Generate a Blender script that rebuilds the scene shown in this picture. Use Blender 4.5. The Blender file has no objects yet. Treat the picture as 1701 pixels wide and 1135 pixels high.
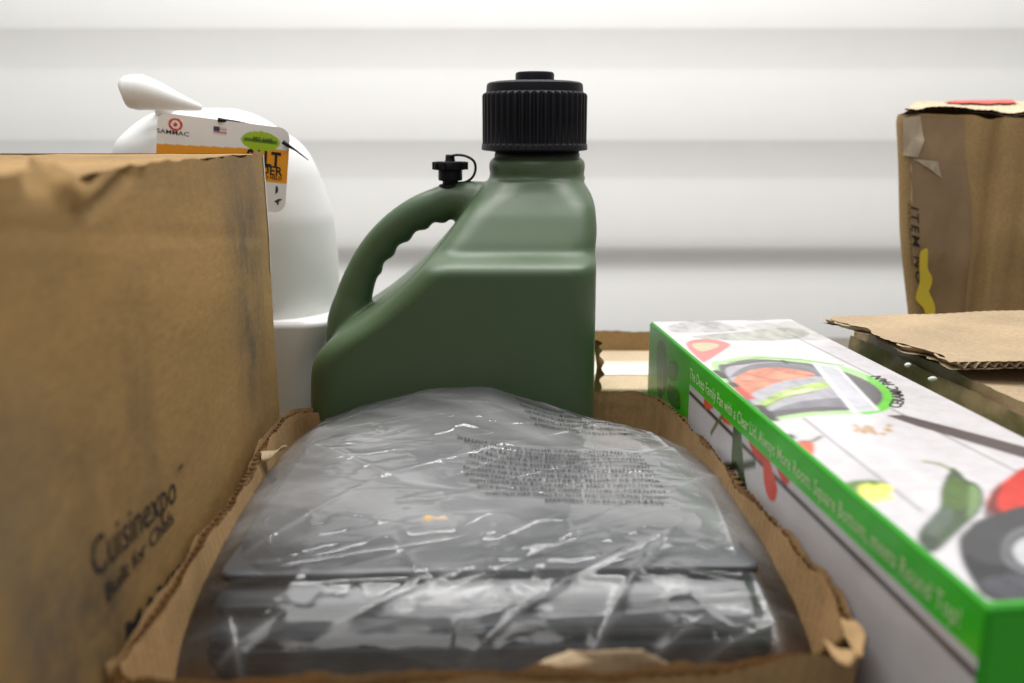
import bpy, math, random
import numpy as np
from mathutils import Vector

random.seed(7); RNG = np.random.default_rng(11)
SC = bpy.context.scene
COL = SC.collection

# ------------------------------------------------------------------ camera
F_PX, CAM_H, PITCH = 1487.0, 0.364, math.radians(12.95)
cd = bpy.data.cameras.new('camera'); cam = bpy.data.objects.new('camera', cd); COL.objects.link(cam)
cam.location = (0, 0, CAM_H); cam.rotation_euler = (math.radians(90) - PITCH, 0, 0)
cd.sensor_width = 36.0; cd.lens = 36.0 * F_PX / 1701.0
cd.clip_start = 0.02; cd.clip_end = 50
cd.dof.use_dof = True; cd.dof.focus_distance = 0.78; cd.dof.aperture_fstop = 4.2
SC.camera = cam

# ------------------------------------------------------------------ world, lamps, exposure
w = bpy.data.worlds.new('World'); SC.world = w; w.use_nodes = True
bg = w.node_tree.nodes['Background']; bg.inputs[0].default_value = (1.0, 0.99, 0.975, 1); bg.inputs[1].default_value = 0.27

def area(name, loc, sx, sy, power, rot=(0, 0, 0), col=(1, 1, 1)):
    l = bpy.data.lights.new(name, 'AREA'); l.shape = 'RECTANGLE'; l.size = sx; l.size_y = sy; l.energy = power; l.color = col
    o = bpy.data.objects.new(name, l); COL.objects.link(o); o.location = loc; o.rotation_euler = rot
    return o
area('ceiling_or_fill_panel', (0.1, 1.2, 2.3), 2.8, 1.3, 60, col=(1, .99, .975))
area('ceiling_or_fill_panel', (-0.45, -0.5, 2.3), 1.6, .8, 12, rot=(math.radians(20), 0, 0), col=(1, .985, .96))  # unseen fill panel added above and behind the camera to brighten the fronts
area('ceiling_tube_lamp', (-0.15, 1.45, 1.75), 1.5, 0.07, 7, col=(1, .99, .97))
area('ceiling_tube_lamp', (0.35, 1.0, 2.2), 1.5, 0.07, 6, col=(1, .99, .97))

SC.view_settings.view_transform = 'Standard'; SC.view_settings.look = 'None'
SC.view_settings.exposure = 0.15; SC.view_settings.gamma = 1.0
SC.render.engine = 'CYCLES'
SC.cycles.use_denoising = True
SC.cycles.max_bounces = 10; SC.cycles.transparent_max_bounces = 16

# ------------------------------------------------------------------ measuring helpers
cP, sP = math.cos(PITCH), math.sin(PITCH)
def ray(u, v):
    xc = (u - 850.5) / F_PX; yc = (567.5 - v) / F_PX
    return np.array([xc, cP + yc * sP, -sP + yc * cP])
def at_z(u, v, z):
    d = ray(u, v); k = (z - CAM_H) / d[2]; return np.array([d[0] * k, d[1] * k, z])
def at_y(u, v, y):
    d = ray(u, v); k = y / d[1]; return np.array([d[0] * k, y, CAM_H + d[2] * k])
def on_plane(u, v, p0, n):
    d = ray(u, v); c = np.array([0, 0, CAM_H]); k = np.dot(np.array(p0) - c, n) / np.dot(d, n); return c + k * d
def S(r, g, b):
    f = lambda c: (c / 255 / 12.92) if c / 255 <= .04045 else ((c / 255 + .055) / 1.055) ** 2.4
    return (f(r), f(g), f(b))

_T = RNG.random((64, 128, 128))
def vnoise(x, y, seed=0):
    t = _T[seed % 64]; x = np.asarray(x, float); y = np.asarray(y, float)
    xi = np.floor(x).astype(int); yi = np.floor(y).astype(int); fx = x - xi; fy = y - yi
    fx = fx * fx * (3 - 2 * fx); fy = fy * fy * (3 - 2 * fy)
    g = lambda a, b: t[a % 128, b % 128]
    return ((g(xi, yi) * (1 - fx) + g(xi + 1, yi) * fx) * (1 - fy) + (g(xi, yi + 1) * (1 - fx) + g(xi + 1, yi + 1) * fx) * fy) * 2 - 1
def fbm(x, y, seed=0, oct=4):
    s = 0; a = 1
    for i in range(oct):
        s = s + a * vnoise(x * 2 ** i + 17.3 * i, y * 2 ** i + 5.1 * i, seed + i); a *= .5
    return s
def spline(pts, n, closed=False):
    P = np.array(pts, float); m = len(P); out = []
    segs = m if closed else m - 1
    for i in range(segs):
        if closed: p0, p1, p2, p3 = P[(i - 1) % m], P[i], P[(i + 1) % m], P[(i + 2) % m]
        else: p0, p1, p2, p3 = P[max(i - 1, 0)], P[i], P[i + 1], P[min(i + 2, m - 1)]
        for t in np.linspace(0, 1, n, endpoint=False):
            out.append(.5 * ((2 * p1) + (-p0 + p2) * t + (2 * p0 - 5 * p1 + 4 * p2 - p3) * t * t + (-p0 + 3 * p1 - 3 * p2 + p3) * t ** 3))
    if not closed: out.append(P[-1])
    return np.array(out)
def smooth1(a, k):
    ker = np.hanning(2 * k + 3)[1:-1]; ker /= ker.sum()
    return np.convolve(np.pad(a, k, mode='edge'), ker, mode='valid')

# ------------------------------------------------------------------ object helpers
def thing(name, label, cat, loc=(0, 0, 0), group=None):
    o = bpy.data.objects.new(name, None); COL.objects.link(o); o.location = loc
    o.empty_display_size = .05
    o['label'] = label; o['category'] = cat
    if group: o['group'] = group
    return o
def root_loc(p):
    while p.parent: p = p.parent
    return np.array(p.location)
def obj(name, V, Fc, mat, parent=None, smooth=True, label=None, colors=None, kind=None):
    V = np.asarray(V, float).reshape(-1, 3)
    if parent is not None: V = V - root_loc(parent)
    me = bpy.data.meshes.new(name); me.from_pydata(V.tolist(), [], [list(map(int, f)) for f in Fc])
    if smooth: me.polygons.foreach_set('use_smooth', [True] * len(me.polygons))
    if colors is not None:
        c = np.ones((len(V), 4)); c[:, :3] = np.asarray(colors).reshape(-1, 3)
        at = me.color_attributes.new('print', 'FLOAT_COLOR', 'POINT'); at.data.foreach_set('color', c.ravel())
    me.update(); o = bpy.data.objects.new(name, me); COL.objects.link(o)
    if mat: me.materials.append(mat)
    if parent is not None: o.parent = parent
    if label: o['label'] = label
    if kind: o['kind'] = kind
    return o
def sharp(o, deg=35):
    o.data.set_sharp_from_angle(angle=math.radians(deg))
def tag(o, label, cat, group=None):
    o['label'] = label; o['category'] = cat
    if group: o['group'] = group
def grid_faces(m, n, off=0, wrap=False, flip=False):
    f = []
    for i in range(m - 1):
        for j in range(n if wrap else n - 1):
            a = off + i * n + j; b = off + i * n + (j + 1) % n
            q = (a, b, b + n, a + n)
            f.append(q[::-1] if flip else q)
    return f
def loft(rings, cap=True):
    R = np.array(rings); k, n = R.shape[:2]
    V = R.reshape(-1, 3); Fc = grid_faces(k, n, wrap=True)
    if cap: Fc.append(tuple(range(n))[::-1]); Fc.append(tuple(range((k - 1) * n, k * n)))
    return V, Fc
def lathe(cx, cy, prof, n=48):
    th = np.linspace(0, 2 * math.pi, n, endpoint=False)
    return loft([np.stack([cx + r * np.cos(th), cy + r * np.sin(th), np.full(n, z)], 1) for r, z in prof])
def tube(path, rad, n=12, sec=None):
    P = np.array(path, float); rad = np.broadcast_to(rad, len(P)); rings = []
    T = np.gradient(P, axis=0); T /= np.linalg.norm(T, axis=1)[:, None]
    up = np.array([0, 1, 0.0])
    for p, t, r in zip(P, T, rad):
        a = np.cross(t, up)
        if np.linalg.norm(a) < 1e-3: a = np.cross(t, [1, 0, 0])
        a /= np.linalg.norm(a); b = np.cross(a, t)
        th = np.linspace(0, 2 * math.pi, n, endpoint=False)
        rings.append(p + np.outer(np.cos(th) * r, a) + np.outer(np.sin(th) * r * (sec or 1), b))
    return loft(rings)
def rrect(cx, cy, hx, hy, r, n=24):
    pts = []; r = min(r, hx * .999, hy * .999)
    for k, (sx, sy) in enumerate(((1, 1), (-1, 1), (-1, -1), (1, -1))):
        for t in np.linspace(0, math.pi / 2, n):
            a = t + k * math.pi / 2
            pts.append((cx + sx * (hx - r) + r * math.cos(a), cy + sy * (hy - r) + r * math.sin(a)))
    return np.array(pts)
def boxmesh(x0, x1, y0, y1, z0, z1, r=.002):
    rings = []
    for z, ins in ((z0, r), (z0 + r, 0), (z1 - r, 0), (z1 - r * .3, r * .3), (z1, r)):
        p = rrect((x0 + x1) / 2, (y0 + y1) / 2, (x1 - x0) / 2 - ins, (y1 - y0) / 2 - ins, r, 5)
        rings.append(np.column_stack([p, np.full(len(p), z)]))
    return loft(rings)
def merge(parts):
    V = []; Fc = []; o = 0
    for v, f in parts:
        v = np.asarray(v).reshape(-1, 3); V.append(v); Fc += [tuple(i + o for i in q) for q in f]; o += len(v)
    return np.concatenate(V), Fc

def text2d(s, bold=0.0, spacing=1.0, shear=0.0, res=2, align='LEFT'):
    """outline of a line of lettering as flat triangles, cap height about 0.7"""
    c = bpy.data.curves.new('t', 'FONT'); c.body = s; c.size = 1; c.offset = bold; c.space_character = spacing
    c.shear = shear; c.resolution_u = res; c.fill_mode = 'FRONT'; c.align_x = align
    o = bpy.data.objects.new('t', c); COL.objects.link(o)
    dg = bpy.context.evaluated_depsgraph_get()
    me = bpy.data.meshes.new_from_object(o.evaluated_get(dg))
    V = np.array([v.co[:2] for v in me.vertices]).reshape(-1, 2); Fc = [tuple(p.vertices) for p in me.polygons]
    bpy.data.objects.remove(o); bpy.data.curves.remove(c); bpy.data.meshes.remove(me)
    return V, Fc

def board(fn, L, Hh, t, period=.0075, ragged=0.0, rag_end=0.0, seed=0, nq=10, npl=None, sag=.0012):
    """corrugated board: two liners with a fluted sheet between. fn(p,q)->(point, normal), p,q in 0..1; raw edge at q=1"""
    npp = npl or max(12, int(L / period * 6)); p = np.linspace(0, 1, npp); q = np.linspace(0, 1, nq)
    parts = []
    for side, off in ((1, .5), (-1, -.5), (0, 0)):
        rg = ragged / Hh * (np.clip(fbm(p * L / .03, p * 0 + side * 3.3, seed + 3, 4), -1.2, 1.2)) if side else ragged / Hh * (.6 * fbm(p * L / .03, p * 0, seed + 3, 3) - .5)
        V = np.zeros((npp, nq, 3))
        for j, qq in enumerate(q):
            e = rag_end / L * fbm(np.full(npp, qq * Hh / .02), np.full(npp, side * 2.7), seed + 9, 4)
            pp = np.clip(p + e * (2 * (p > .5) - 1) * (np.abs(p - .5) * 2) ** 6, -.05, 1.05)
            qv = qq + rg * qq ** 4
            pt, nm = fn(pp, qv)
            if side: o_ = off * t - side * sag * .35 * np.abs(np.sin(pp * L / period * math.pi))
            else: o_ = .40 * t * np.sin(2 * math.pi * p * L / period + .8 * fbm(p * L / .05, p * 0, seed, 2))
            V[:, j] = pt + nm * np.broadcast_to(o_, npp)[:, None]
        parts.append((V.reshape(-1, 3), grid_faces(npp, nq, flip=(side == -1))))
    return merge(parts)

# ------------------------------------------------------------------ material helpers
def mat(name):
    m = bpy.data.materials.new(name); m.use_nodes = True; nt = m.node_tree
    return m, nt, nt.nodes['Principled BSDF']
def N(nt, t, **kw):
    n = nt.nodes.new(t)
    for k, v in kw.items():
        if k.startswith('i_'):
            key = k[2:]; n.inputs[int(key) if key.isdigit() else key.replace('_', ' ')].default_value = v
        else: setattr(n, k, v)
    return n
def mapped_noise(nt, scale=(1, 1, 1), nscale=5, detail=5, rough=.55):
    tc = N(nt, 'ShaderNodeTexCoord'); mp = N(nt, 'ShaderNodeMapping'); mp.inputs['Scale'].default_value = scale
    nz = N(nt, 'ShaderNodeTexNoise'); nz.inputs['Scale'].default_value = nscale; nz.inputs['Detail'].default_value = detail; nz.inputs['Roughness'].default_value = rough
    nt.links.new(tc.outputs['Object'], mp.inputs[0]); nt.links.new(mp.outputs[0], nz.inputs['Vector'])
    return nz
def ramp(nt, src, stops):
    r = N(nt, 'ShaderNodeValToRGB'); e = r.color_ramp.elements
    while len(e) < len(stops): e.new(.5)
    for el, (p, c) in zip(e, stops): el.position = p; el.color = (*c, 1) if len(c) == 3 else c
    nt.links.new(src, r.inputs[0]); return r
def mixc(nt, a, b, fac, mode='MIX'):
    m = N(nt, 'ShaderNodeMix', data_type='RGBA', blend_type=mode)
    for sock, val in ((m.inputs[6], a), (m.inputs[7], b), (m.inputs[0], fac)):
        if hasattr(val, 'is_output'): nt.links.new(val, sock)
        else: sock.default_value = (*val, 1) if isinstance(val, tuple) else val
    return m.outputs[2]
def bump(nt, bs, h, strength=.2, dist=.001):
    b = N(nt, 'ShaderNodeBump'); b.inputs['Strength'].default_value = strength; b.inputs['Distance'].default_value = dist
    nt.links.new(h, b.inputs['Height']); nt.links.new(b.outputs[0], bs.inputs['Normal']); return b
BRN = (.37, .225, .092)
def cardboard(name, base=BRN, stain=(.10, .075, .05), amount=.55, streak=(14, 14, 1.2), rough=.75, ys=1.0):
    m, nt, bs = mat(name); k = lambda c, f: tuple(x * f for x in c)
    n1 = mapped_noise(nt, (1, ys, 1), 9, 5); c1 = ramp(nt, n1.outputs[0], [(.3, k(base, .8)), (.7, k(base, 1.15))])
    n2 = mapped_noise(nt, streak, 6, 6, .6); f2 = ramp(nt, n2.outputs[0], [(.50, (0, 0, 0)), (.78, (amount,) * 3)])
    n2b = mapped_noise(nt, (1, ys, .6), 4.2, 4); f2b = ramp(nt, n2b.outputs[0], [(.42, (0, 0, 0)), (.62, (1, 1, 1))])
    ff = mixc(nt, f2.outputs[0], f2b.outputs[0], 1.0, 'MULTIPLY')
    c2 = mixc(nt, c1.outputs[0], stain, ff)
    n3 = mapped_noise(nt, (1, ys, 1), 330, 5, .75); c3r = ramp(nt, n3.outputs[0], [(.3, (.80,) * 3), (.7, (1.14,) * 3)])
    c3 = mixc(nt, c2, c3r.outputs[0], 1.0, 'MULTIPLY')
    nt.links.new(c3, bs.inputs['Base Color']); bs.inputs['Roughness'].default_value = rough
    bs.inputs['Specular IOR Level'].default_value = .3
    n4 = mapped_noise(nt, (60, 60 * ys, 22 if ys == 1 else 60), 4, 2); n5 = mapped_noise(nt, (1, ys, 1), 140, 5)
    hh = mixc(nt, n4.outputs[0], n5.outputs[0], .7)
    bump(nt, bs, hh, .30, .0012)
    return m
def plain(name, col, rough=.5, spec=.5, bump_amt=0.0, bscale=300, var=.08):
    m, nt, bs = mat(name); k = lambda f: tuple(x * f for x in col)
    n1 = mapped_noise(nt, (1, 1, 1), 14, 5); c = ramp(nt, n1.outputs[0], [(.3, k(1 - var)), (.7, k(1 + var))])
    nt.links.new(c.outputs[0], bs.inputs['Base Color']); bs.inputs['Roughness'].default_value = rough
    bs.inputs['Specular IOR Level'].default_value = spec
    if bump_amt:
        n2 = mapped_noise(nt, (1, 1, 1), bscale, 3); bump(nt, bs, n2.outputs[0], bump_amt, .0006)
    return m
def printed(name, rough=.35):
    m, nt, bs = mat(name); a = N(nt, 'ShaderNodeVertexColor', layer_name='print')
    n1 = mapped_noise(nt, (1, 1, 1), 35, 4); c = ramp(nt, n1.outputs[0], [(.3, (.95,) * 3), (.7, (1.03,) * 3)])
    nt.links.new(mixc(nt, a.outputs[0], c.outputs[0], 1.0, 'MULTIPLY'), bs.inputs['Base Color'])
    bs.inputs['Roughness'].default_value = rough
    n2 = mapped_noise(nt, (1, 1, 1), 40, 3); bump(nt, bs, n2.outputs[0], .06, .001)
    return m

M_card = cardboard('brown_cardboard')
M_card_old = cardboard('scuffed_cardboard', (.375, .226, .080), (.15, .10, .06), .3, (6, 2, 5), ys=.3)
def scuffs(m, patches):
    nt = m.node_tree; bs = nt.nodes['Principled BSDF']; col = bs.inputs['Base Color'].links[0].from_socket
    tc = N(nt, 'ShaderNodeTexCoord'); sx = N(nt, 'ShaderNodeSeparateXYZ'); nt.links.new(tc.outputs['Object'], sx.inputs[0])
    nz = mapped_noise(nt, (11, 9, 7.0), 3, 8, .75); nr = ramp(nt, nz.outputs[0], [(.40, (0, 0, 0)), (.68, (1, 1, 1))])
    for (yc, wy, zc, wz, c, amt) in patches:
        prod = None
        for ax, cc, ww in ((1, yc, wy), (2, zc, wz)):
            a = N(nt, 'ShaderNodeMath', operation='SUBTRACT'); nt.links.new(sx.outputs[ax], a.inputs[0]); a.inputs[1].default_value = cc
            b = N(nt, 'ShaderNodeMath', operation='ABSOLUTE'); nt.links.new(a.outputs[0], b.inputs[0])
            d = N(nt, 'ShaderNodeMapRange', interpolation_type='SMOOTHSTEP'); nt.links.new(b.outputs[0], d.inputs[0])
            d.inputs[1].default_value = ww; d.inputs[2].default_value = ww * .25; d.inputs[3].default_value = 0; d.inputs[4].default_value = 1
            if prod is None: prod = d.outputs[0]
            else:
                e = N(nt, 'ShaderNodeMath', operation='MULTIPLY'); nt.links.new(prod, e.inputs[0]); nt.links.new(d.outputs[0], e.inputs[1]); prod = e.outputs[0]
        e = N(nt, 'ShaderNodeMath', operation='MULTIPLY'); nt.links.new(prod, e.inputs[0]); e2 = N(nt, 'ShaderNodeMath', operation='MULTIPLY_ADD'); nt.links.new(nr.outputs[0], e2.inputs[0]); e2.inputs[1].default_value = amt * .75; e2.inputs[2].default_value = amt * .25
        nt.links.new(e2.outputs[0], e.inputs[1]); col = mixc(nt, col, c, e.outputs[0])
    nt.links.new(col, bs.inputs['Base Color'])
scuffs(M_card_old, [(.205, .085, .25, .17, (.095, .078, .06), .85), (-.15, .10, .10, .19, (.07, .052, .035), .85), (-.06, .03, .20, .12, (.09, .065, .04), .5), (-.19, .05, .20, .10, (.16, .14, .11), .4)])
M_card_grey = cardboard('greyed_cardboard', (.39, .262, .120), (.17, .115, .06), .6, (16, 16, .9))
M_card_pale = cardboard('pale_cardboard', (.56, .44, .29), (.4, .3, .2), .25)
M_card_tray = cardboard('tray_cardboard', (.40, .25, .115), (.12, .08, .05), .45, (8, 8, 8))
M_liner = cardboard('flap_cardboard', (.43, .32, .20), (.25, .18, .1), .4, (5, 5, 5))
M_taped = cardboard('taped_cardboard', (.30, .21, .115), (.10, .07, .035), .6, (10, 10, 10), .35)
M_ink = plain('black_ink', (.028, .024, .022), .7, .2)
M_greyink = plain('grey_film_ink', (.13, .135, .145), .6, .3)
M_faded = plain('faded_ink', (.06, .052, .05), .7, .2)
M_jug = plain('olive_green_plastic', (.066, .112, .054), .42, .5, .10, 420, .04)
nt = M_jug.node_tree; nz = mapped_noise(nt, (1, 1, 2), 16, 6, .7); rr0 = ramp(nt, nz.outputs[0], [(.3, (.34,) * 3), (.7, (.47,) * 3)]); nt.links.new(rr0.outputs[0], nt.nodes['Principled BSDF'].inputs['Roughness'])
M_black = plain('black_plastic', (.006, .0055, .009), .5, .25, .05, 500, .1)
M_white = plain('white_plastic', (.78, .785, .775), .6, .25, .05, 60, .02)
M_print = printed('printed_paper', .22)
M_label = printed('label_card', .4)
M_green = plain('green_gloss_card', S(44, 172, 24), .35, .5, .05, 60, .05)
M_wall = plain('white_painted_metal', (.90, .895, .88), .45, .4, .05, 20, .01)
M_table = plain('grey_table', (.16, .14, .12), .6)
M_floor = plain('concrete_floor', (.38, .37, .35), .6, .4, .1, 40)
M_sheet = plain('charcoal_sheet', (.018, .019, .027), .42, .5, .15, 90, .15)
M_sheet2 = plain('grey_sheet', (.075, .078, .086), .4, .5, .12, 60, .15)
M_tape = plain('clear_brown_tape', (.44, .36, .26), .16, .6, .2, 50)
M_shadetape = plain('shade_brown_tape', (.285, .19, .105), .22, .6, .25, 35, .12)  # tape tone darkened to stand for shading on the tall carton
M_wtape = plain('white_tape', (.72, .69, .60), .3, .5)
M_yellow = plain('yellow_sticker', (.74, .58, .05), .5)
M_letter = plain('pale_green_lettering', S(205, 232, 178), .5)
M_red = plain('red_ink', (.55, .07, .05), .6)
M_foam = plain('white_foam', (.8, .8, .76), .6)
M_crumb = plain('tan_crumb', (.62, .40, .16), .7, .3, .3, 300, .2)

# clear film
m, nt, bs = mat('clear_film'); M_film = m
out = nt.nodes['Material Output']
tr = N(nt, 'ShaderNodeBsdfTransparent'); tr.inputs[0].default_value = (.95, .955, .96, 1)
bs.inputs['Base Color'].default_value = (.70, .71, .72, 1); bs.inputs['Roughness'].default_value = .6; bs.inputs['Specular IOR Level'].default_value = .2
gl_ = N(nt, 'ShaderNodeBsdfGlossy'); gl_.inputs['Roughness'].default_value = .085
na = mapped_noise(nt, (.8, 2.4, 1), 14, 7, .62); nr = ramp(nt, na.outputs[0], [(.38, (.0,) * 3), (.58, (.03,) * 3), (.78, (.12,) * 3)])
va = N(nt, 'ShaderNodeVertexColor', layer_name='print'); nr = N(nt, 'ShaderNodeMath', operation='ADD', use_clamp=True)   # creases whiten the film; the paler middle is painted sheen
na2 = nt.nodes['Color Ramp'] if 'Color Ramp' in nt.nodes else [n for n in nt.nodes if n.type == 'VALTORGB'][-1]
nt.links.new(na2.outputs[0], nr.inputs[0]); nt.links.new(va.outputs[0], nr.inputs[1])
mx = N(nt, 'ShaderNodeMixShader'); nt.links.new(nr.outputs[0], mx.inputs[0]); nt.links.new(tr.outputs[0], mx.inputs[1]); nt.links.new(bs.outputs[0], mx.inputs[2])
fr = N(nt, 'ShaderNodeFresnel'); fr.inputs[0].default_value = 1.55
mx2 = N(nt, 'ShaderNodeMixShader'); nt.links.new(fr.outputs[0], mx2.inputs[0]); nt.links.new(mx.outputs[0], mx2.inputs[1]); nt.links.new(gl_.outputs[0], mx2.inputs[2])
nt.links.new(mx2.outputs[0], out.inputs[0])
nb = mapped_noise(nt, (1.0, 2.2, 1), 60, 6, .6); bp = bump(nt, bs, nb.outputs[0], .16, .0012); nt.links.new(bp.outputs[0], gl_.inputs['Normal'])

# ------------------------------------------------------------------ setting: wall, table, floor
prof = []
zb = .604 + .253 * 4; kb = 0
while zb > -1.2:            # bright face, sloping under-face, again and again down the wall
    dp = {4: .006, 5: .007}.get(kb, .008); kb += 1
    if kb == 7:
        prof += [(2.185, zb + .03), (2.186, zb + .004), (2.1875, zb - .004), (2.193, zb - .018), (2.201, zb - .036), (2.205, zb - .052), (2.205, zb - .066), (2.200, zb - .100), (2.190, zb - .175)]; zb -= .253; continue
    prof += [(2.185, zb + .006), (2.1855, zb), (2.187, zb - .006), (2.186 + dp, zb - .084), (2.186 + dp, zb - .090), (2.186 + dp * .75, zb - .112), (2.186 + dp * .2, zb - .175)]
    zb -= .253
prof = np.array(prof); xs = np.linspace(-3, 3, 13)
V = np.array([[[x, y, z] for x in xs] for y, z in prof])
o = obj('wall', V.reshape(-1, 3), grid_faces(len(prof), len(xs)), M_wall); o['kind'] = 'structure'; sharp(o, 20)
V, Fc = boxmesh(-.95, 1.05, .12, 1.62, -.04, 0, .006); o = obj('table_top', V, Fc, M_table, smooth=False); o['kind'] = 'structure'
V, Fc = boxmesh(-3.2, 3.2, -1.5, 2.6, -.95, -.85, .01); o = obj('floor', V, Fc, M_floor, smooth=False); o['kind'] = 'structure'

# ------------------------------------------------------------------ big scuffed carton on the left
LX0, LK = -.1705, -.066                                  # its long face: x = LX0 + LK*y
Ltop = .349
nf = np.array([1, -LK, 0]); nf /= np.linalg.norm(nf)
def lface_pt(u, v): return on_plane(u, v, (LX0, 0, 0), nf)
def ldisp(y, z):
    d = .0030 * fbm(y * 5, z * 5, 20, 2) + .0003 * fbm(y * 22, z * 40, 25, 3)
    d += .004 * np.sin(np.clip(z / Ltop, 0, 1) * math.pi) * np.sin(np.clip((y - .2) / .63, 0, 1) * math.pi)
    p0 = lface_pt(150, 290); p1 = lface_pt(215, 262)   # crumpled folds running down from the torn top edge
    for k, (a, b, amp, wd) in enumerate((((120, 330), (235, 262), .0042, .0045), ((150, 345), (215, 285), -.004, .004), ((165, 320), (225, 270), -.0035, .003), ((100, 300), (175, 256), .005, .006), ((60, 285), (140, 262), -.006, .008), ((0, 385), (430, 395), -.0005, .004))):
        A = lface_pt(*a)[1:]; B = lface_pt(*b)[1:]; ab = B - A; L2 = ab @ ab
        t = np.clip(((y - A[0]) * ab[0] + (z - A[1]) * ab[1]) / L2, 0, 1)
        dd = np.hypot(y - A[0] - t * ab[0], z - A[1] - t * ab[1]); d += amp * np.exp(-(dd / wd) ** 2)
    return d
def lface(y, z, off=0.0):
    d = ldisp(y, z) + off
    return np.stack([LX0 + LK * y + nf[0] * d, y + nf[1] * d, z], -1)
t = thing('cardboard_carton', 'big scuffed brown carton with crumpled top edge and slanting black lettering on its side', 'cardboard box', (-.42, .52, 0))
Y0, Y1 = .19, .832; ny, nz = 170, 110
ys = np.linspace(Y0, Y1 - .008, ny); zs = np.linspace(0, 1, nz)
YY, ZZ = np.meshgrid(ys, zs)
dent = -.006 * np.exp(-((YY - lface_pt(130, 250)[1]) / .014) ** 2) + .0045 * np.exp(-((YY - lface_pt(104, 250)[1]) / .006) ** 2) + .0016 * fbm(YY * 30, YY * 0, 31, 3)
face = lface(YY, ZZ * (Ltop + dent * 1.0))
# ring: long face, rounded far corner, far end, left side, near end
rings = []
for i in range(nz):
    row = face[i]; z = row[:, 2]; last = row[-1]; zz = float(z[-1])
    crn = []; R = .009
    for a in np.linspace(0, math.pi / 2, 8)[1:]:
        crn.append([last[0] - R * (1 - math.cos(a)), last[1] + R * math.sin(a), zz])
    far = [[x, Y1 + .002 * math.sin((x + .3) * 20), zz] for x in np.linspace(last[0] - .03, -.62, 14)]
    left = [[-.625, y, float(ZZ[i, 0]) * Ltop] for y in np.linspace(Y1 - .01, Y0, 12)]
    rings.append(np.array(list(row) + crn + far + left))
V, Fc = loft(rings, cap=False)
obj('carton_walls', V, Fc, M_card_old, t)
# two top flaps with a seam, corrugated thickness at the edge
def flapfn(x0, x1):
    def fn(p, q):
        y = Y0 + .004 + (Y1 - Y0 - .010) * p; x = x0 + (LX0 + LK * y - .007 - x0) * q if x1 is None else x0 + (x1 - x0) * q + 0 * p
        z = Ltop - .0040 + .0022 * fbm(y * 14, x * 10, 44, 3) + (dent_at(y) if x1 is None else 0) * np.clip(q, 0, 1) ** 3
        return np.stack([x, y, z + 0 * p], -1), np.tile([0, 0, 1.0], (len(p), 1))
    return fn
def dent_at(y): return -.006 * np.exp(-((y - lface_pt(130, 250)[1]) / .014) ** 2)
V, Fc = board(flapfn(-.40, None), .64, .2, .004, ragged=.001, seed=5); obj('top_flap', V, Fc, M_card_old, t)
V, Fc = board(flapfn(-.40, -.62), .64, .2, .004, ragged=.003, seed=6); obj('top_flap', V, Fc, M_card_old, t)
# torn lip of paper that stands up at the dent
c0 = lface_pt(108, 248)
V = []; 
for i, s in enumerate(np.linspace(-1, 1, 15)):
    for j, q in enumerate(np.linspace(0, 1, 6)):
        V.append([c0[0] - .004 - .010 * q, c0[1] + s * .016, Ltop - .004 + (.009 * q * (1 - s * s) + .002 * math.sin(9 * s + 3 * q) * q)])
obj('torn_lip', V, grid_faces(15, 6), M_card_old, t)
# strip of clear tape wrapped round the far corner
V = [lface(np.array([y]), np.array([z]), .0006)[0] for z in np.linspace(.24, Ltop - .002, 20) for y in np.linspace(Y1 - .014 , Y1 - .0085, 5)]
obj('tape_strip', V, grid_faces(20, 5), M_tape, t)
def lettering_on_left(s, a, b, cap, bold=0.0, m=M_ink, name='printed_lettering', spacing=1.0, shear=0.0):
    A = lface_pt(*a); B = lface_pt(*b); V2, F2 = text2d(s, bold, spacing, shear)
    wd = V2[:, 0].max(); y = A[1] + (B[1] - A[1]) * V2[:, 0] / wd; z = A[2] + (B[2] - A[2]) * V2[:, 0] / wd + V2[:, 1] / .7 * cap
    return obj(name, lface(y, z, .0005), F2, m, t, smooth=False)
lettering_on_left('Cuisinexpo', (152, 966), (284, 832), .0195, .002)
lettering_on_left('TM', (284, 786), (291, 776), .0026, .006)
lettering_on_left('Built for Chefs', (172, 1003), (281, 868), .0095, .006)
lettering_on_left('MAXIMUM', (204, 1072), (345, 903), .011, .01)

# ------------------------------------------------------------------ white salt spreader behind it
t = thing('salt_spreader', 'white plastic handheld salt spreader with an orange and white label, behind the big carton', 'salt spreader', (-.31, 1.03, 0))
YS = 1.02
px = lambda u, v, y=YS: at_y(u, v, y)
prof = [(181, 50), (184, 62), (190, 80), (200, 98), (215, 118), (240, 146), (275, 160), (310, 166), (360, 172), (430, 177), (500, 176), (560, 172), (700, 168), (860, 164)]
pr = spline([(r, v) for v, r in prof], 6); k0 = px(381, 400)[0]; sc = (px(481, 400)[0] - k0) / 100
rings = []
for r, v in pr[::-1]:
    z = max(px(381, v)[2], .004); k = k0 - sc * float(np.interp(v, [180, 215, 260, 360], [28, 26, 16, 0])); th = np.linspace(0, 2 * math.pi, 72, endpoint=False)
    rings.append(np.stack([k + r * sc * np.sign(np.cos(th)) * np.abs(np.cos(th)) ** .9, YS + r * sc * .72 * np.sign(np.sin(th)) * np.abs(np.sin(th)) ** .9, np.full(72, z)], 1))
V, Fc = loft(rings); obj('hopper', V, Fc, M_white, t)
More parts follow.
